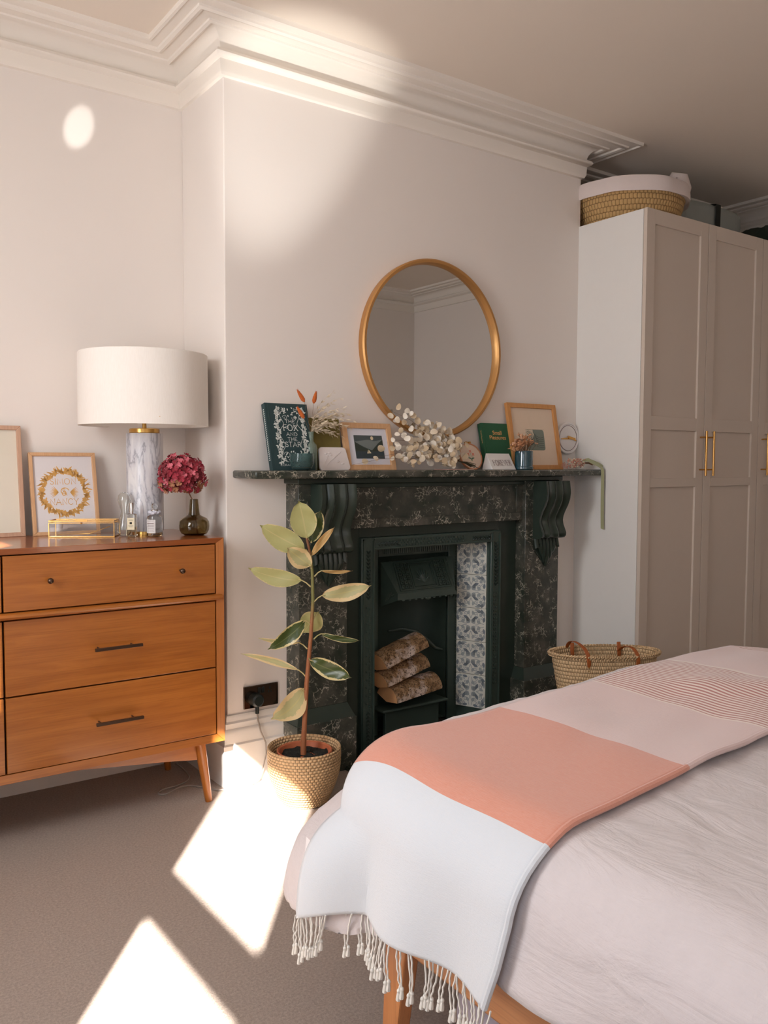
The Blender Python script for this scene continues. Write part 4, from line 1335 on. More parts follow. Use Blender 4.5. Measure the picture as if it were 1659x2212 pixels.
grass('orange bunny tail grass head leaning left at top', (1.604, -.099, 1.482), (1.626, -.117, 1.435))
grass('orange bunny tail grass head leaning right at top', (1.663, -.141, 1.476), (1.652, -.139, 1.430))
grass('lowest orange bunny tail grass head in front of the vine book', (1.601, -.103, 1.418), (1.622, -.120, 1.374))
# bleached oats
t_ = thing('dried_grass_spray', 'bleached white dried leafy spray drooping right from sage bottle', 'dried flower', (1.684, -.066, MZ + .01))
mb = MB(); ml = MB(); r = random.Random(11)
for k in range(26):
    a = r.uniform(-.35, 1.25); ln = r.uniform(.08, .19)
    p = Vector((0, 0, .135)); pts = [Vector((0, 0, .02)), p]
    d = Vector((sin(a + .3), r.uniform(-.35, .2), cos(a) * .9))
    for s_ in range(6):
        p = p + d * ln / 6; d = (d + Vector((.10, 0, -.17))).normalized(); pts.append(p.copy())
        for q in range(3):
            ld = (d + Vector((r.uniform(-.7, .7), r.uniform(-.5, .3), r.uniform(-.7, .5)))).normalized(); L2 = r.uniform(.012, .024)
            sd = ld.orthogonal().normalized() * (.0034 if s_ < 4 else .0022)
            m_ = p + ld * L2 * .5
            ml.add([p, m_ + sd, p + ld * L2, m_ - sd], [(0, 1, 2, 3)])
    mb.tube(pts, .0005, 4)
mb.build('stem', M['oat'], t_)
tag(ml.build('leaves', M['oat'], t_, smooth=False), kind='stuff')
# olive card
t_ = thing('olive_card', 'plain olive green card leaning behind the sage bottle', 'card', (1.700, -.052, MZ), (lean(-.052, -.02, .205), 0, RD(-1)))
MB().box(0, .137, 0, .004, 0, .205).build('card', M['olive'], t_, bevel=.001)
# plaster plaque
t_ = thing('plaster_plaque', 'small white plaster plaque with pressed grasses in relief', 'ornament', (1.716, -.090, MZ), (lean(-.09, -.066, .095), 0, 0))
pts = []
for (cx_, cz_, a0) in ((.128 - .016, .078, 0), (.016, .078, 90), (.010, .012, 180), (.136 - .014, .014, 270)):
    for q in range(5):
        a = RD(a0 + q * 22.5); pts.append((cx_ + .014 * cos(a), cz_ + .014 * sin(a)))
MB().prism(pts, 0, .010, 'Y').build('plaque', M['plaster'], t_, bevel=.002)
mb = MB()
for (pp, rad) in (([(.02, .010), (.045, .035), (.075, .055), (.095, .068)], .0012), ([(.012, .012), (.025, .035), (.04, .06)], .001)):
    mb.tube([(p[0], -.0003, p[1]) for p in pp], rad, 6)
for k in range(12):
    mb.sphere((.060 + k * .0035, -.0005, .045 + k * .0025 + (k % 2) * .002), .0026, 6, 5, (1.4, .5, .8))
for (x, z) in ((.035, .055), (.046, .068), (.082, .034), (.102, .026), (.03, .066), (.052, .06)):
    mb.sphere((x, -.0002, z), .0065, 8, 6, (1.1, .35, .55))
mb.build('pressed_relief', M['plaster'], t_)

# boat picture
t_ = picture('framed_picture', 'wood framed picture of a white sailboat below dark hills and moon', (1.846, -.078, MZ), (lean(-.078, -.028, .195), 0, RD(-1)), .236, .196, .022, .016, M['light_wood'], M['mat_white'])
MB().box(.053, .190, .0078, .0084, .049, .146).build('print_sky', plain('print_slate_sky', (70, 82, 84), .7, var=.1), t_, smooth=False)
mb = MB()
poly(mb, [(.053, .120), (.075, .106), (.100, .094), (.118, .088), (.134, .082), (.134, .078), (.053, .078)], .0074)
poly(mb, [(.190, .128), (.165, .112), (.150, .098), (.134, .084), (.128, .078), (.190, .078)], .0072)
mb.build('print_hills', plain('print_dark_hills', (42, 54, 46), .7, var=.1), t_, smooth=False)
mb = MB(); poly(mb, [(.053, .119), (.085, .103), (.118, .0885), (.134, .083), (.150, .099), (.190, .1295), (.150, .122), (.12, .128)], .0076)
mb.build('print_mist', plain('print_mist', (116, 124, 122), .7, var=.15), t_, smooth=False)
mb = MB(); poly(mb, [(.053, .049), (.190, .049), (.190, .079), (.053, .079)], .0070)
mb.build('print_water', plain('print_water', (50, 64, 70), .7, var=.08), t_, smooth=False)
mb = MB(); poly(mb, [(.139 + .007 * cos(a * pi / 8), .134 + .008 * sin(a * pi / 8)) for a in range(16)], .0070)
poly(mb, [(.106, .070), (.1145, .070), (.1145, .087)], .0066); poly(mb, [(.116, .070), (.127, .071), (.1165, .085)], .0066)
mb.build('print_moon_and_sail', plain('print_cream', (226, 210, 176), .7), t_, smooth=False)
MB().add([(.022, .0052, .022), (.214, .0052, .022), (.214, .0052, .174), (.022, .0052, .174)], [(0, 1, 2, 3)]).build('glazing', M['pane'], t_)

# honesty bunch
hn = thing('honesty_bunch', 'bunch of dried silvery honesty pods lying in front of the mirror', 'dried flower', (2.36, -.105, MZ))
podm = []
for i in range(6):
    mb = MB(); s_ = .0125
    vs = [(0, 0, 0)] ; n = 12
    for k in range(n):
        a = 2 * pi * k / n
        vs.append((s_ * cos(a) * 1.0 + s_ * .95, s_ * sin(a) * .82, .0022 * cos(2 * a + i)))
    vs[0] = (s_ * .95, 0, .001)
    mb.add(vs, [(0, 1 + k, 1 + (k + 1) % n) for k in range(n)])
    podm.append(mb.mesh('seed_pod', M['pods'][i % 3]))
r = random.Random(21)
stems = []
tie = Vector((.03, -.005, .035))
targets = [(-.30, .02, .235), (-.25, .0, .14), (-.34, -.02, .12), (-.40, .0, .05), (-.30, -.04, .03), (-.17, .02, .18), (-.09, .03, .165), (-.02, .02, .13), (-.20, -.05, .06), (-.12, -.05, .03),
           (.0, -.02, .10), (-.22, .02, .10), (-.10, .0, .09), (-.52, -.01, .02), (-.15, .04, .12), (-.26, .02, .07)]
np_ = 0
for ti, T in enumerate(targets):
    T = Vector(T)
    mid = tie.lerp(T, .5) + Vector((0, 0, .02))
    pts = [tie, tie.lerp(mid, .5) + Vector((0, 0, .006)), mid, mid.lerp(T, .5) + Vector((0, 0, .01)), T]
    MB().tube(pts, [.0012, .0010, .0008, .0007, .0004], 5).build('stem', M['stem_brown'], hn)
    cnt = 22 if ti not in (13, 3) else 5
    for k in range(cnt):
        u = .30 + .72 * k / cnt
        q = u * 4; i = min(3, int(q)); p = Vector(pts[i]).lerp(Vector(pts[i + 1]), q - i)
        off = Vector((r.uniform(-.028, .028), r.uniform(-.035, .02), r.uniform(-.024, .028)))
        p2 = p + off
        if p2.z < .010: p2.z = .010 + r.uniform(0, .01)
        if p2.y > .06: p2.y = .06
        o = bpy.data.objects.new('seed_pod', podm[r.randrange(6)]); COL.objects.link(o); o.parent = hn
        e = Matrix.Rotation(-.62 + r.uniform(-.8, .8), 4, 'Z') @ Matrix.Rotation(pi / 2 + r.uniform(-.6, .6), 4, 'X') @ Matrix.Rotation(r.uniform(0, 6.28), 4, 'Z')
        s_ = r.uniform(.85, 1.35)
        if p2.z < .025: e = Matrix.Rotation(r.uniform(-.3, .3), 4, 'Y') @ Matrix.Rotation(r.uniform(0, 6.28), 4, 'Z')
        o.matrix_local = Matrix.Translation(p2) @ e @ Matrix.Scale(s_, 4); np_ += 1
mb = MB()
for k in range(9):
    e = tie + Vector((.075 + r.uniform(-.02, .045), r.uniform(-.02, .015), r.uniform(-.028, -.008)))
    if e.z < .004 - 0: e.z = .004
    mb.tube([tie + Vector((-.03, 0, .005)), tie, tie.lerp(e, .5) + Vector((0, 0, .004)), e], .0014, 6)
mb.build('cut_stems', M['stem_dark'], hn)
# pink card under the bunch
tag(MB().box(2.30, 2.44, -.150, -.055, MZ, MZ + .003).build('pink_card', plain('pink_card', (224, 184, 170), .8)), 'thin pale pink card lying flat under the honesty bunch', 'card')

# embroidery hoop
t_ = thing('embroidery_hoop', 'small wooden embroidery hoop with coral flowers stitched on linen', 'ornament', (2.505, -.080, MZ), (lean(-.08, -.035, .13), 0, RD(-2)))
def ringxz(mb, cx_, cz_, r0_, r1_, y0_, y1_, seg=48):
    vs = []; fs = []
    for j in range(seg):
        a = 2 * pi * j / seg
        for (r_, y) in ((r0_, y0_), (r1_, y0_), (r1_, y1_), (r0_, y1_)): vs.append((cx_ + r_ * cos(a), y, cz_ + r_ * sin(a)))
    for j in range(seg):
        k = (j + 1) % seg
        for i in range(4): fs.append((j * 4 + i, k * 4 + i, k * 4 + (i + 1) % 4, j * 4 + (i + 1) % 4))
    return mb.add(vs, fs)
ringxz(MB(), 0, .062, .057, .062, 0, .010).build('hoop_ring', M['hoop_wood'], t_, bevel=.001)
mb = MB(); poly(mb, [(.0575 * cos(2 * pi * j / 40), .062 + .0575 * sin(2 * pi * j / 40)) for j in range(40)], .003); mb.build('linen', M['hoop_cloth'], t_, smooth=False)
mb = MB().box(-.014, -.004, -.001, .009, .124, .131).box(.004, .014, -.001, .009, .124, .131).tube([(-.018, .004, .128), (.018, .004, .128)], .0018, 8)
mb.build('screw', M['brass'], t_)
mb = MB()
for (fx, fz) in ((-.013, .072), (.015, .072), (.001, .086)):
    for q in range(4): leafpoly(mb, fx, fz, pi / 4 + q * pi / 2, .0085, .0065, .0024)
mb.build('stitched_flowers', M['thread_pink'], t_, smooth=False)
mb = MB(); ribbon(mb, [(.001, .04), (.001, .078)], .0012, .0024); ribbon(mb, [(.001, .05), (-.012, .066)], .001, .0024); ribbon(mb, [(.001, .05), (.014, .066)], .001, .0024)
for (x, z, a) in ((0, .050, 2.6), (.002, .050, .5), (0.001, .052, -1.57), (-.004, .054, 3.0), (.006, .054, .1)): leafpoly(mb, x, z, a, .013, .006, .0023)
mb.build('stitched_leaves', M['thread_green'], t_, smooth=False)

# green book
gbk = book('green_book', 'green clothbound book with gold lettering behind the white sign', (2.586, -.076, MZ), (lean(-.076, -.028, .215), 0, RD(-1)), .158, .2135, .024, M['book_green'], None)
def text(body, size, x, z, y, mat, parent, name, align='CENTER', extrude=0.0):
    cu = bpy.data.curves.new(name, 'FONT'); cu.body = body; cu.size = size; cu.align_x = align
    cu.offset = size * .012; cu.space_line = .82; cu.extrude = extrude
    o = bpy.data.objects.new('tmp', cu); COL.objects.link(o)
    dg = bpy.context.evaluated_depsgraph_get(); me = bpy.data.meshes.new_from_object(o.evaluated_get(dg))
    bpy.data.objects.remove(o, do_unlink=True)
    me.name = name; me.materials.clear(); me.materials.append(mat)
    ob = bpy.data.objects.new(name, me); COL.objects.link(ob); ob.parent = parent
    ob.location = (x, y, z); ob.rotation_euler = (pi / 2, 0, 0)
    return ob
text('Small\nPleasures', .0265, .088, .160, -.0008, M['book_gold'], gbk, 'cover_lettering')
sp_ = text('Small Pleasures', .0095, 0, 0, 0, M['book_gold'], gbk, 'spine_lettering')
sp_.matrix_local = Matrix.Translation((-.0019, .0085, .150)) @ Matrix.Rotation(-pi / 2, 4, 'Z') @ Matrix.Rotation(pi / 2, 4, 'X') @ Matrix.Rotation(-pi / 2, 4, 'Z')

# FOREVER sign
t_ = thing('tent_sign', 'white tent-shaped block sign with the word FOREVER', 'sign', (2.552, -.148, MZ))
MB().prism([(0, 0), (.069, 0), (.047, .071)], 0, .140, 'X').build('block', M['white_gloss'], t_, smooth=False, bevel=.001)
mb = MB()
letters(mb, 'FOREVER', 0, 0, .030, 0, width=.105, wt=.05, serif=False)
letters(mb, 'FOREVER', .0022, 0, .030, 0, width=.105, wt=.05, serif=False)
sl = math.atan2(.047, .071)
mb.tf(Matrix.Translation((.070, .0131 - .0012, .0200)) @ Matrix.Rotation(-sl, 4, 'X') @ Matrix.Translation((0, -.0002, -.003)))
mb.tf(Matrix.Translation((0, -.0005 + (.028 - .028) * 0, 0)))
mb.build('lettering', M['grey_lines'], t_, smooth=False)

# large picture
t_ = picture('framed_picture', 'oak framed print with a small dark abstract figure on cream mount', (2.742, -.088, MZ), (lean(-.088, -.028, .315), 0, RD(-1)), .314, .312, .021, .018, M['oak_frame'], M['mat_cream'])
mb = MB(); mb.box(.105, .228, .0094, .0097, .190, .1915)
mb.build('plate_mark', plain('plate_mark', (196, 170, 140), .8), t_, smooth=False)
def rrect(x0, x1, z0, z1, r_):
    pts = []
    for (cx_, cz_, a0) in ((x1 - r_, z1 - r_, 0), (x0 + r_, z1 - r_, 90), (x0 + r_, z0 + r_, 180), (x1 - r_, z0 + r_, 270)):
        for q in range(4):
            a = RD(a0 + q * 30); pts.append((cx_ + r_ * cos(a), cz_ + r_ * sin(a)))
    return pts
mb = MB(); poly(mb, rrect(.105, .222, .092, .190, .012), .0094); mb.build('print_ground', plain('print_grey_green', (124, 132, 118), .8, var=.1), t_, smooth=False)
mb = MB()
poly(mb, [(.105, .188), (.150, .190), (.158, .165), (.140, .140), (.112, .130), (.105, .15)], .0090)
mb.build('print_pale', plain('print_pale', (214, 200, 176), .8, var=.1), t_, smooth=False)
mb = MB(); r = random.Random(4)
for k in range(8):
    z = .175 - k * .006
    ribbon(mb, [(.108 + k * .004, z), (.122 + k * .003, z + .008), (.138, z + .002), (.150 - k * .002, z - .012), (.160, z - .022)], .0022, .0086, .001)
for k in range(6):
    ribbon(mb, [(.150 + k * .006, .180 - k * .008), (.170, .160 - k * .01), (.195, .150 - k * .009), (.215, .155 - k * .01)], .0018, .0087)
ribbon(mb, [(.118, .13), (.135, .118), (.150, .128), (.142, .145)], .004, .0085)
mb.build('print_lines', plain('print_ink', (48, 56, 48), .8), t_, smooth=False)
MB().add([(.021, .0062, .021), (.293, .0062, .021), (.293, .0062, .291), (.021, .0062, .291)], [(0, 1, 2, 3)]).build('glazing', M['pane'], t_)

# teal pot with dried flowers
t_ = thing('ceramic_pot', 'small dark teal glazed pot on the mantel', 'pot', (2.744, -.143, MZ))
MB().lathe([(.001, 0), (.040, 0), (.043, .003), (.043, .013), (.0405, .015), (.0405, .080), (.0395, .0835), (.037, .0835), (.0365, .078), (.0365, .01), (.001, .008)], seg=44).build('pot_body', M['teal_glaze'], t_)
t_ = thing('dried_flowers', 'apricot dried hydrangea florets standing in the teal pot', 'flower', (2.744, -.143, MZ + .010))
fm2 = [floret(40 + i, .0095).mesh('floret', M['tan_petal'][i % 3]) for i in range(6)]
r = random.Random(9)
mb = MB()
for k in range(70):
    x = r.uniform(-.062, .050); y = r.uniform(-.035, .035)
    zt = .075 + .055 * max(0, 1 - abs(x - .004) / .07) * r.uniform(.35, 1.1)
    if x < -.035: zt = r.uniform(.065, .095)
    p = Vector((x, y, zt + .012))
    o = bpy.data.objects.new('floret', fm2[r.randrange(6)]); COL.objects.link(o); o.parent = t_
    o.matrix_local = Matrix.Translation(p) @ Matrix.Rotation(r.uniform(-1.6, .2), 4, 'X') @ Matrix.Rotation(r.uniform(-.8, .8), 4, 'Y') @ Matrix.Rotation(r.uniform(0, 6), 4, 'Z')
    mb.tube([(x * .12, y * .12, 0), (x * .4, y * .5, .06), p], .0006, 4)
mb.build('stem', M['stem_brown'], t_)

# clock
t_ = thing('wall_clock', 'small round white marble clock with gold hands right of the mirror', 'clock', (3.168, -.002, 1.331), (0, 0, 0))
M['clock'] = plain('pale_marble', (232, 226, 222), .35, var=.04, scale=14)
ring(MB(), [(.001, 0), (.0775, 0), (.0775, -.016), (.074, -.019), (.070, -.019), (.068, -.014), (.060, -.014), (.0585, -.016), (.001, -.016)], 64).build('clock_face', M['clock'], t_)
mb = MB(); ringxz(mb, 0, 0, .0605, .0625, -.0155, -.0138); mb.build('groove', M['grey_lines'], t_)
mb = MB().prism([(-.052, -.006), (-.052, -.002), (.002, .004), (.048, .002), (.048, -.006)], -.0200, -.0185, 'Y'); mb.build('minute_hand', M['gold'], t_, smooth=False)
mb = MB().prism([(-.010, .004), (-.008, .012), (.030, .004), (.052, -.010), (.048, -.014)], -.0225, -.0208, 'Y'); mb.build('hour_hand', M['gold'], t_, smooth=False)
MB().tube([(0, -.012, 0), (0, -.024, 0)], .004, 12).build('hand_pin', M['gold'], t_)

# dried bouquet with ribbon at the right end
t_ = thing('dried_posy', 'pink and white dried posy tied with sage ribbon at right of mantel', 'dried flower', (3.10, -.125, MZ))
mb = MB(); mw = MB(); r = random.Random(17)
for k in range(170):
    a = r.uniform(0, 6.28); u = r.random() ** .6
    p = Vector((-.005 + .052 * u * cos(a), .028 * u * sin(a) - .01, .030 + .020 * r.uniform(-1, 1)))
    (mb if k % 3 else mw).sphere(p, r.uniform(.0025, .0045), 6, 4)
mb.build('flower_heads', M['pinkish'], t_); mw.build('white_buds', M['oat'], t_)
mb = MB()
for k in range(10):
    mb.tube([(.02, -.01 + r.uniform(-.006, .006), .03), (.07, -.02, .030 + r.uniform(-.004, .004)), (.085 + r.uniform(0, .02), -.028 + r.uniform(-.006, .004), .024 + r.uniform(-.006, .006))], .0014, 5)
mb.build('cut_stems', M['stem_brown'], t_)
def strip(mb, pts, wv):
    vs = []
    for p, w_ in zip(pts, wv):
        p = Vector(p); w_ = Vector(w_)
        vs += [p - w_, p + w_]
    mb.add(vs, [(2 * i, 2 * i + 1, 2 * i + 3, 2 * i + 2) for i in range(len(pts) - 1)])
mb = MB()
wx = (.008, 0, 0)
strip(mb, [(.030, -.02, .040), (.055, -.03, .046), (.080, -.045, .030), (.105, -.062, .012), (.115, -.068, .002), (.117, -.069, -.03), (.117, -.069, -.12), (.118, -.069, -.2), (.121, -.069, -.285)],
      [(.004, 0, .008), (.004, 0, .008), (.008, 0, .005), (.008, .0, .002)] + [(.0068, -.004, 0)] * 4 + [(.0068, -.004, -.003)])
strip(mb, [(.055, -.03, .044), (.085, -.035, .038), (.115, -.045, .028), (.146, -.052, .010), (.156, -.052, -.03), (.153, -.052, -.08), (.147, -.052, -.135)],
      [(.004, 0, .008), (.008, 0, .004), (.008, .0, .002)] + [(.0066, -.004, 0)] * 3 + [(.0045, -.003, .012)])
mb.build('satin_ribbon', M['ribbon'], t_)
mb = MB()
for k in range(9):
    a = 2.2 + k * .2
    d = Vector((cos(a), 0, abs(sin(a)) * .8))
    b_ = Vector((-.070, -.02, .004))
    mb.tube([b_, b_ + d * .025 + Vector((0, -.004, 0)), b_ + d * .045], .0005, 4)
    mb.add([b_ + d * .02, b_ + d * .045 + Vector((.004, 0, 0)), b_ + d * .05, b_ + d * .045 - Vector((.004, 0, 0))], [(0, 1, 2, 3)])
mb.build('dry_leaves', M['pinkish'], t_)

# =================================================================== straw bag
sb = thing('straw_bag', 'oval straw market basket with tan leather handles beside the wardrobe', 'basket', (2.868, -.515, 0), (0, 0, RD(-30)))
prof = []
NR = 64
for i in range(NR + 1):
    u = i / NR
    rad = .60 + .40 * u ** .75
    prof.append((rad + .012 * abs(sin(u * pi * 16)), .002 + u * .405))
prof += [(1.015, .402), (1.005, .409), (.985, .405)]
inner = [(p[0] - .045, p[1]) for p in prof[NR::-3]]
def sagf(r_, z, a): return r_
mbs = MB().lathe([(.01, .001)] + prof + inner + [(.01, .01)], seg=96, sx=.230, sy=.118)
# the rim dips at the ends and rises in the middle
mbs.v = [(x, y, z + (z / .4) ** 3 * (.018 * (1 - (x / .24) ** 2) * 0 + .012 * (1 if y > 0 else -.3) * 0)) for (x, y, z) in mbs.v]
mbs.build('woven_body', M['straw'], sb)
mb = MB()
for k in range(100):
    a = 2 * pi * k / 100; a2 = a + 2 * pi / 100 * 1.5
    mb.tube([(.240 * cos(a), .120 * sin(a), .398), (.243 * cos((a + a2) / 2), .123 * sin((a + a2) / 2), .408), (.238 * cos(a2), .118 * sin(a2), .412)], .0045, 5)
tag(mb.build('rim_braid', M['straw'], sb), kind='stuff')
def sstrap(mb, pts, w_, th=.0025):
    vs = []
    for p in pts:
        p = Vector(p); vs += [p + Vector((-w_ / 2, 0, 0)), p + Vector((w_ / 2, 0, 0))]
    mb.add(vs, [(2 * i, 2 * i + 1, 2 * i + 3, 2 * i + 2) for i in range(len(pts) - 1)])
def handle(side, xs):
    h = thing('handle', None, None); h.parent = sb
    for (xa, xb) in xs:
        pass
for (x_, sgn, lab) in ((-.105, -1, 0), (.105, -1, 0), (-.105, 1, 0), (.105, 1, 0)):
    yr = sgn * .118 * math.sqrt(1 - (x_ / .238) ** 2)
    mb = MB(); out = sgn * .007
    pts = [(x_, yr * .96 + out, .345), (x_, yr * .985 + out, .375), (x_, yr + out * 1.3, .405), (x_ - .01, yr + out * .2, .436), (x_ - .028, yr - sgn * .022, .452), (x_ - .050, yr - sgn * .045, .444), (x_ - .066, yr - sgn * .060, .416)] if sgn < 0 else \
          [(x_, yr * .96 + out, .345), (x_, yr * .985 + out, .375), (x_, yr + out * 1.2, .410), (x_ - .004, yr - .004, .432), (x_ - .01, yr - .020, .424), (x_ - .01, yr - .028, .39), (x_ - .008, yr - .026, .36)]
    if sgn < 0 and x_ < 0:
        pts = [(x_, yr * .96 + out, .360), (x_, yr + out * 1.3, .405), (x_ - .012, yr + .0, .440), (x_ - .03, yr + .03, .462), (x_ - .045, yr + .075, .466), (x_ - .052, yr + .11, .452), (x_ - .054, yr + .128, .42)]
    sstrap(mb, pts, .019)
    o = mb.build('leather_handle', M['leather'], sb)
    s2 = o.modifiers.new('solid', 'SOLIDIFY'); s2.thickness = .003
    sd = o.modifiers.new('sub', 'SUBSURF'); sd.levels = 1; sd.render_levels = 2
    mb = MB()
    for z in (.352, .366):
        mb.sphere((x_, yr * .965 + out * 1.25, z), .003, 8, 6, (1, .5, 1))
    mb.build('rivet', M['brass'], sb)

# =================================================================== plant
PX, PY = 1.515, -.30
pot = thing('basket_planter', 'round woven seagrass basket planter on the floor by fireplace', 'basket', (PX, PY, 0))
pr_ = [(.01, .001), (.078, .001), (.086, .006)]
for i in range(30):
    u = i / 29
    pr_.append((.086 + .044 * sin(pi * .5 * min(1, u * 1.25)) + .0018 * abs(sin(u * pi * 14)), .008 + u * .187))
pr_ += [(.131, .199), (.128, .203), (.123, .200), (.119, .19), (.112, .14), (.11, .12), (.01, .12)]
MB().lathe(pr_, seg=80).build('woven_basket', M['pot_basket'], pot)
pl = thing('rubber_plant', 'tall variegated rubber plant with cream and green leaves', 'plant', (PX, PY, .1215))
MB().lathe([(.06, .0), (.093, .055), (.097, .056), (.0985, .068), (.0955, .070), (.090, .066), (.085, .045), (.01, .045)], seg=56, cx=-.002, cy=-.006).build('plant_pot', M['terracotta'], pl)
def soilf(u, v_):
    a = 2 * pi * u; r_ = v_ * .088
    return (-.002 + r_ * cos(a), -.006 + r_ * sin(a), .050 + .010 * noise.noise(Vector((r_ * cos(a) * 40, r_ * sin(a) * 40, 0))) + .003 * noise.noise(Vector((r_ * cos(a) * 140, r_ * sin(a) * 140, 3))))
MB().grid(60, 16, soilf).build('soil', M['soil'], pl)
O = Vector((PX, PY, .1215))
STEM = [(1.512, -.30, .170), (1.513, -0.298, 0.204), (1.522, -0.296, 0.322), (1.529, -0.294, 0.421), (1.547, -0.294, 0.593), (1.557, -0.292, 0.716), (1.558, -0.286, 0.814), (1.556, -0.280, 0.873), (1.546, -0.268, 0.940)]
MB().tube([Vector(p) - O for p in STEM], [.0105, .0105, .0085, .0085, .007, .006, .0055, .005, .0045], 12).build('stem', M['plant_stem'], pl)
LEAVES = [
((1.546, -0.268, 0.940), (1.543, -0.273, 0.940), (1.517, -0.262, 1.075), 0.042, 'pale', .02),
((1.559, -0.279, 0.925), (1.564, -0.267, 0.924), (1.612, -0.259, 1.038), 0.027, 'dark', .05),
((1.555, -0.281, 0.863), (1.553, -0.289, 0.879), (1.612, -0.350, 0.983), 0.012, 'tan', .05),
((1.546, -0.272, 0.893), (1.534, -0.274, 0.901), (1.397, -0.195, 0.989), 0.037, 'pale', -.06),
((1.556, -0.283, 0.829), (1.546, -0.297, 0.843), (1.459, -0.282, 0.911), 0.032, 'cream', -.04),
((1.552, -0.285, 0.767), (1.527, -0.266, 0.790), (1.372, -0.152, 0.834), 0.028, 'pale', -.12),
((1.564, -0.291, 0.804), (1.589, -0.296, 0.823), (1.692, -0.345, 0.821), 0.006, 'tan', -.08),
((1.560, -0.294, 0.713), (1.580, -0.315, 0.737), (1.717, -0.427, 0.776), 0.028, 'cream', -.08),
((1.550, -0.293, 0.637), (1.579, -0.289, 0.673), (1.555, -0.226, 0.591), 0.037, 'pale', -.05),
((1.549, -0.293, 0.630), (1.525, -0.293, 0.650), (1.397, -0.251, 0.554), 0.026, 'dark', -.12),
((1.535, -0.289, 0.546), (1.520, -0.258, 0.565), (1.417, -0.141, 0.574), 0.009, 'cream', -.08),
((1.555, -0.301, 0.581), (1.577, -0.315, 0.600), (1.691, -0.398, 0.576), 0.010, 'dark', -.10),
((1.530, -0.293, 0.443), (1.508, -0.275, 0.470), (1.341, -0.151, 0.528), 0.012, 'cream', .05),
((1.538, -0.294, 0.512), (1.533, -0.309, 0.510), (1.633, -0.428, 0.456), 0.029, 'dark', -.06),
((1.518, -0.289, 0.386), (1.515, -0.300, 0.409), (1.403, -0.261, 0.307), 0.039, 'cream', -.30),
]
facing = Vector((-.50, -.866, 0))
for (s0, b0, t0_, hw, kind, sag) in LEAVES:
    s0, b0, t0_ = [Vector(p) - O for p in (s0, b0, t0_)]
    hw *= 1.13
    ax = (t0_ - b0); ln = ax.length; axn = ax.normalized()
    side = axn.cross(facing).normalized()
    nrm = side.cross(axn).normalized()
    if nrm.dot(facing) < 0: nrm = -nrm
    up = Vector((0, 0, 1)); upp = (up - axn * up.dot(axn))
    upd = upp.normalized() if upp.length > .3 else side
    def lfn(u, v_):
        w_ = hw * (sin(pi * (u ** .85) * .995 + .001)) ** .75 * (1 if u < .93 else max(0, (1 - u) / .07) ** .6 * .5 + .0)
        if u <= .93: pass
        tt = 2 * v_ - 1
        p = b0 + ax * u + side * (w_ * tt)
        p -= upd * (sag * ln * (4 * u * (1 - u)) * -.5)
        if sag < 0: p += upd * (-sag * ln * 4 * u * (1 - u) * .0)
        p += nrm * (-.18 * hw * (1 - tt * tt) + .004 * sin(u * 9 + tt * 2))
        return p
    lf_ = thing('leaf', None, None); lf_.parent = pl
    n_u = 16
    mb = MB().grid(n_u, 8, lfn)
    mb.build('leaf_blade', M['leaf_' + kind], lf_)
    mid = s0.lerp(b0, .5) + Vector((0, 0, .003))
    MB().tube([s0, mid, b0, b0 + ax * .1 + nrm * (-.16 * hw)], [.0026, .0022, .002, .001], 6).build('leaf_stalk', M['leaf_pale'], lf_)

# =================================================================== socket, plug and cord
t_ = thing('wall_socket', 'double black nickel wall socket on the chimney breast', 'socket', (1.497, 0, .318))
MB().box(-.073, .073, -.007, 0, -.043, .043).build('face_plate', M['black_metal'], t_, bevel=.002)
for x in (-.010, .006):
    MB().box(x - .0045, x + .0065, -.011, -.006, .012, .034).build('switch', M['black_plastic'], t_, bevel=.001)
MB().box(.030, .034, -.0075, -.0068, .008, .018).box(.040, .044, -.0075, -.0068, .008, .018).box(.034, .040, -.0075, -.0068, .022, .030).build('socket_holes', M['black_plastic'], t_)
t_ = thing('power_plug', 'black round plug with a pale cable in the wall socket', 'plug', (1.468, -.0115, .310))
MB().tube([(0, .004, 0), (0, -.012, 0), (0, -.028, 0), (0, -.033, 0)], [.026, .026, .024, .018], 24).build('plug_body', M['black_plastic'], t_)
MB().tube([(0, -.018, -.022), (0, -.018, -.05)], .0075, 12).build('cable_grip', M['black_plastic'], t_)
o = Vector((1.468, -.0115, .310))
cpts = [(1.468, -.030, .262), (1.470, -.032, .235), (1.478, -.040, .19), (1.492, -.05, .15), (1.492, -.055, .11), (1.475, -.060, .06), (1.45, -.065, .02), (1.42, -.068, .004), (1.38, -.070, .003), (1.34, -.060, .003), (1.30, -.035, .003), (1.285, -.01, .003)]
MB().tube([Vector(p) - o for p in cpts], .003, 8).build('cable', M['cable'], t_)
cord = [(1.278, .0, .003), (1.262, .03, .003), (1.235, .07, .003), (1.19, .075, .003), (1.150, .04, .003), (1.115, .035, .003), (1.108, .065, .003), (1.14, .09, .003), (1.20, .088, .003), (1.25, .115, .003), (1.275, .16, .003), (1.28, .22, .003), (1.285, .28, .003), (1.28, .33, .004)]
sm = []
for i in range(len(cord) - 1):
    for q in range(4):
        sm.append(tuple(cord[i][k] * (1 - q / 4) + cord[i + 1][k] * q / 4 for k in range(3)))
for _ in range(3):
    sm = [sm[0]] + [tuple((sm[i - 1][k] + sm[i][k] + sm[i + 1][k]) / 3 for k in range(3)) for i in range(1, len(sm) - 1)] + [sm[-1]]
tag(MB().tube(sm, .0036, 8).build('lamp_cord', M['cable']), 'beige cable looping on the carpet under the chest of drawers', 'cable')

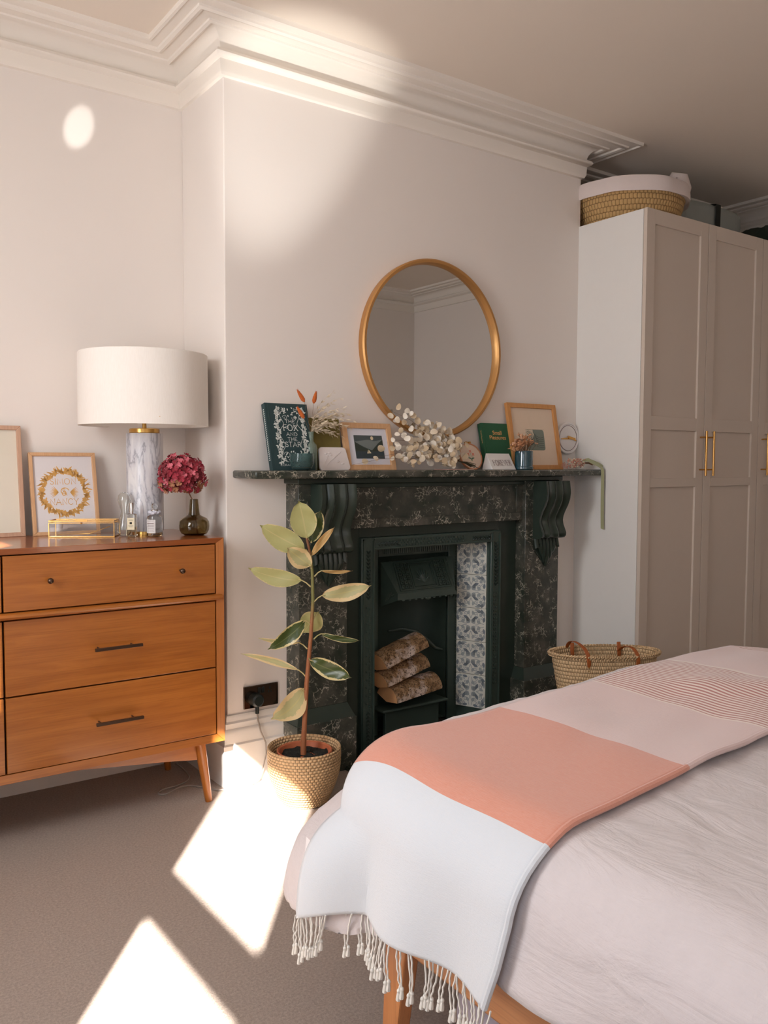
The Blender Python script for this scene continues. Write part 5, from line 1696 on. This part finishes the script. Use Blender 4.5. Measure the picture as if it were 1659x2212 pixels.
# =================================================================== bed
BED_X0, BED_X1, BED_Y1, BED_Y0 = 1.0, 2.62, -1.40, -3.36
bd = thing('bed', 'wooden bed frame with splayed square leg under the bedspread', 'bed', (1.0, -1.5, 0))
def B(x, y): return (x - 1.0, y + 1.5)
def bbox(mb, x0, x1, y0, y1, z0, z1):
    return mb.box(x0 - 1.0, x1 - 1.0, y0 + 1.5, y1 + 1.5, z0, z1)
bbox(MB(), 1.0, 1.028, -3.34, -1.50, .235, .37).build('side_rail', M['bed_wood'], bd, bevel=.006)
bbox(MB(), 2.47, 2.498, -3.34, -1.50, .235, .37).build('side_rail', M['bed_wood'], bd, bevel=.006)
bbox(MB(), 1.028, 2.47, -1.53, -1.50, .235, .37).build('foot_rail', M['bed_wood'], bd, bevel=.006)
bbox(MB(), 1.0, 2.50, -3.40, -3.36, .10, .98).build('headboard', M['bed_wood'], bd, bevel=.01)
for (x0_, sx_) in ((.998, 1), (2.502, -1)):
    for (y0_, sy_) in ((-1.525, 1), (-3.32, -1)):
        tp = [(x0_, y0_), (x0_ + sx_ * .042, y0_), (x0_ + sx_ * .042, y0_ - .080 * 1), (x0_, y0_ - .080)]
        bt = [(x0_, y0_ + .022 * sy_), (x0_ + sx_ * .034, y0_ + .022 * sy_), (x0_ + sx_ * .034, y0_ + .022 * sy_ - .045), (x0_, y0_ + .022 * sy_ - .045)]
        MB().hexa([(p[0] - 1, p[1] + 1.5, .001) for p in bt], [(p[0] - 1, p[1] + 1.5, .37) for p in tp]).build('leg', M['bed_leg'], bd, smooth=False, bevel=.004)
mt = thing('mattress', 'deep mattress under the linen bedspread', 'mattress', (1.0, -1.5, 0))
sb_ = bbox(MB(), 1.03, 2.47, -3.34, -1.45, .371, .585)
o = sb_.build('mattress_body', M['sheet'], mt, bevel=.05, seg=4)
# cloth mapping
RC = .13      # edge radius
def topz(x, y):
    z = .612
    k = min(1, max(0, (x - 1.62) / .42)); k = k * k * (3 - 2 * k)
    z += .03 * k
    z += .012 * noise.noise(Vector((x * 3.1, y * 3.1, 4.2)))
    return z
X0c, X1c, Y1c, Y0c = 1.07, 2.40, -1.395, -3.30      # rectangle inside the rounded edge
CR = .16     # corner radius in plan
def drape(x, y, off=0.0, r_=RC, flare=.10, fold=1.0):
    """plan coordinate -> point on the draped cloth"""
    cx_ = min(max(x, X0c + CR), X1c - CR); cy_ = min(max(y, Y0c + CR), Y1c - CR)
    dx, dy = x - cx_, y - cy_
    dd = math.hypot(dx, dy)
    if dd > 1e-9: n_ = Vector((dx / dd, dy / dd))
    else: n_ = Vector((0, 0))
    inside = (X0c <= x <= X1c and Y0c <= y <= Y1c)
    d = dd - CR
    if d <= 0 or dd < 1e-9:
        return Vector((x, y, topz(x, y) + off))
    # outside of the rounded rectangle
    bx, by = cx_ + n_.x * CR, cy_ + n_.y * CR
    zt = topz(bx, by)
    rr_ = r_
    L_ = rr_ * pi / 2
    if d < L_:
        a = d / rr_
        o_ = rr_ * sin(a); dr_ = rr_ * (1 - cos(a)); nn = (sin(a), cos(a))
    else:
        e_ = d - L_
        pp = (bx + by) * 1.0
        fo = fold * min(1, e_ / .2) * (.012 * sin((bx - by) * 19) + .014 * noise.noise(Vector((bx * 7, by * 7, 1.5))))
        corner = abs(n_.x * n_.y) * 2
        o_ = rr_ + flare * e_ + .15 * corner * (1 - math.exp(-e_ / .07)) + fo; dr_ = rr_ + e_ * .985; nn = (1, .1)
    return Vector((bx + n_.x * (o_ + off * nn[0]), by + n_.y * (o_ + off * nn[0]), zt - dr_ + off * nn[1]))
HANG = .50
def hemlen(x, y):
    # the cover hangs lower at the foot corner than along the side
    return .415 if y > -1.5 else .415 - .10 * min(1, (-1.5 - y) / .4)
mb = MB()
xa, xb, ya, yb_ = X0c - .50, X1c + .50, Y0c - .02, Y1c + .48
NX, NY = 130, 140
vs = []; uv = []; ok = []
for i in range(NX + 1):
    for j in range(NY + 1):
        x = xa + (xb - xa) * i / NX; y = ya + (yb_ - ya) * j / NY
        cx_ = min(max(x, X0c + CR), X1c - CR); cy_ = min(max(y, Y0c + CR), Y1c - CR)
        dd = math.hypot(x - cx_, y - cy_); mx_ = CR + hemlen(x, y) - .0
        good = dd <= mx_ + .004
        if not good:
            x = cx_ + (x - cx_) * mx_ / dd; y = cy_ + (y - cy_) * mx_ / dd
        p = drape(x, y)
        p.z += .006 * noise.noise(Vector((p.x * 9 + p.y * 4, p.y * 5, p.z * 6))) + .004 * noise.noise(Vector((p.x * 26 - p.y * 8, p.y * 22, p.z * 18)))
        vs.append(p); ok.append(good)
fs = []
for i in range(NX):
    for j in range(NY):
        a = i * (NY + 1) + j; q = (a, a + NY + 1, a + NY + 2, a + 1)
        if sum(ok[k] for k in q) >= 2: fs.append(q)
mb.add(vs, fs)
cv = mb.build('bedspread', M['cover'])
s2 = cv.modifiers.new('solid', 'SOLIDIFY'); s2.thickness = .004; s2.offset = -1
tag(cv, 'crumpled pale grey-pink linen bedspread covering the bed', 'bedding')

# throw
tr = thing('throw_blanket', 'fringed throw in white, salmon, pink and red stripes across bed foot', 'blanket', (1.0, -1.6, .6))
TO = Vector((1.0, -1.6, .6))
TYF, TYN = -1.42, -1.975     # far and near edges on the bed
def thr(u, v_, off=.010):
    """u metres along from the hem, v 0 far .. 1 near"""
    hemx = X0c - .375 + .030 * v_
    y = TYF + (TYN - TYF) * v_ 
    y += .065 * v_ * min(1, max(0, (u - .3) / .7))
    x = X0c - .395 + u if u > .12 else hemx + (X0c - .395 + .12 - hemx) * u / .12
    y += .05 * v_ * max(0, 1 - u / .34)
    # over the corner the far side slips down the foot end
    k = max(0, 1 - u / .50)
    y += .06 * k * (1 - v_) ** 1.5
    p = drape(x, y, off, fold=1.0)
    # soft rucks
    if u > .5:
        p.z += (.008 * noise.noise(Vector((u * 5 + v_ * 3, v_ * 3 - u * 2, 7))) + .004) * min(1, (u - .5) / .3)
        if u > 1.05: p.z += .016 * max(0, sin((u * 8 - v_ * 3.4) * 1.6 + 1.0)) ** 1.5 * v_ * min(1, (u - 1.05) / .15) * max(0, min(1, (1.5 - u) / .1))
    else:
        p += Vector((-.010 * sin(v_ * 13 + 1) * (1 - u / .5), 0, 0))
    return p
TL = 2.1
mb = MB(); NU, NV = 220, 44
vs = []; uvs = []
for i in range(NU + 1):
    for j in range(NV + 1):
        u = TL * i / NU; v_ = j / NV
        vs.append(thr(u, v_) - TO); uvs.append((X0c - .395 + u, v_))
fs = [(i * (NV + 1) + j, (i + 1) * (NV + 1) + j, (i + 1) * (NV + 1) + j + 1, i * (NV + 1) + j + 1) for i in range(NU) for j in range(NV)]
mb.add(vs, fs, uvs)
tb = mb.build('throw_cloth', M['throw'], tr)
s2 = tb.modifiers.new('solid', 'SOLIDIFY'); s2.thickness = .006; s2.offset = 1
# rolled near edge
mb = MB(); pts = []
for i in range(0, 101):
    u = TL * i / 100; p = thr(u, 1.0, .013) - TO; pts.append(p)
n0 = len(mb.v)
mb.tube(pts, .0065, 8)
mb.uv = [(X0c - .395 + TL * (k // 8) / 100, .5) for k in range(len(mb.v))]
mb.build('throw_edge', M['throw'], tr)
# fringe
r = random.Random(31)
for k in range(25):
    v_ = min(1, max(0, .0 + k / 24 + r.uniform(-.012, .012)))
    if k < 6: v_ = k * .028
    p = thr(0.004, v_, .012) - TO
    ln = r.uniform(.060, .080)
    mb = MB()
    out = Vector((-.3, 0, 0))
    for q in (0, 1):
        ox = (q - .5) * .012 + r.uniform(-.004, .004)
        pts = []
        for s_ in range(9):
            t_l = s_ / 8
            tw = .0016 * sin(t_l * 26 + q * pi)
            pts.append(p + Vector((-.004 * t_l + tw + r.uniform(-.001, .001), ox * (1 - t_l * .5) + .006 * sin(t_l * 3 + k), -ln * t_l * (1 if q else .93))))
        mb.tube(pts, .0018, 5)
        e_ = pts[-1]
        mb.sphere(e_, .0038, 8, 6, (1, 1, 1.3))
        mb.tube([e_, e_ + Vector((0, .001, -.012)), e_ + Vector((0, .002, -.018))], [.0025, .0045, .0048], 7)
    mb.build('tassel', M['tassel'], tr)
# small cloth tag at the corner
p = thr(.17, 0.0, .014)
mb = MB().add([(0, 0, 0), (-.001, .016, .004), (-.004, .018, -.036), (-.003, .001, -.040)], [(0, 1, 2, 3)])
o = mb.build('care_label', M['paper'], tr, smooth=False); o.location = p - TO
tag(o, 'white care label')
# storage bag under the bed
t_ = thing('underbed_bag', 'pale lavender fabric storage bag under the bed side', 'bag', (1.37, -2.13, 0))
o = sbox(MB(), .33, .52, .205, .3, 56, 14, 5, .02).build('bag_body', M['lav'], t_)
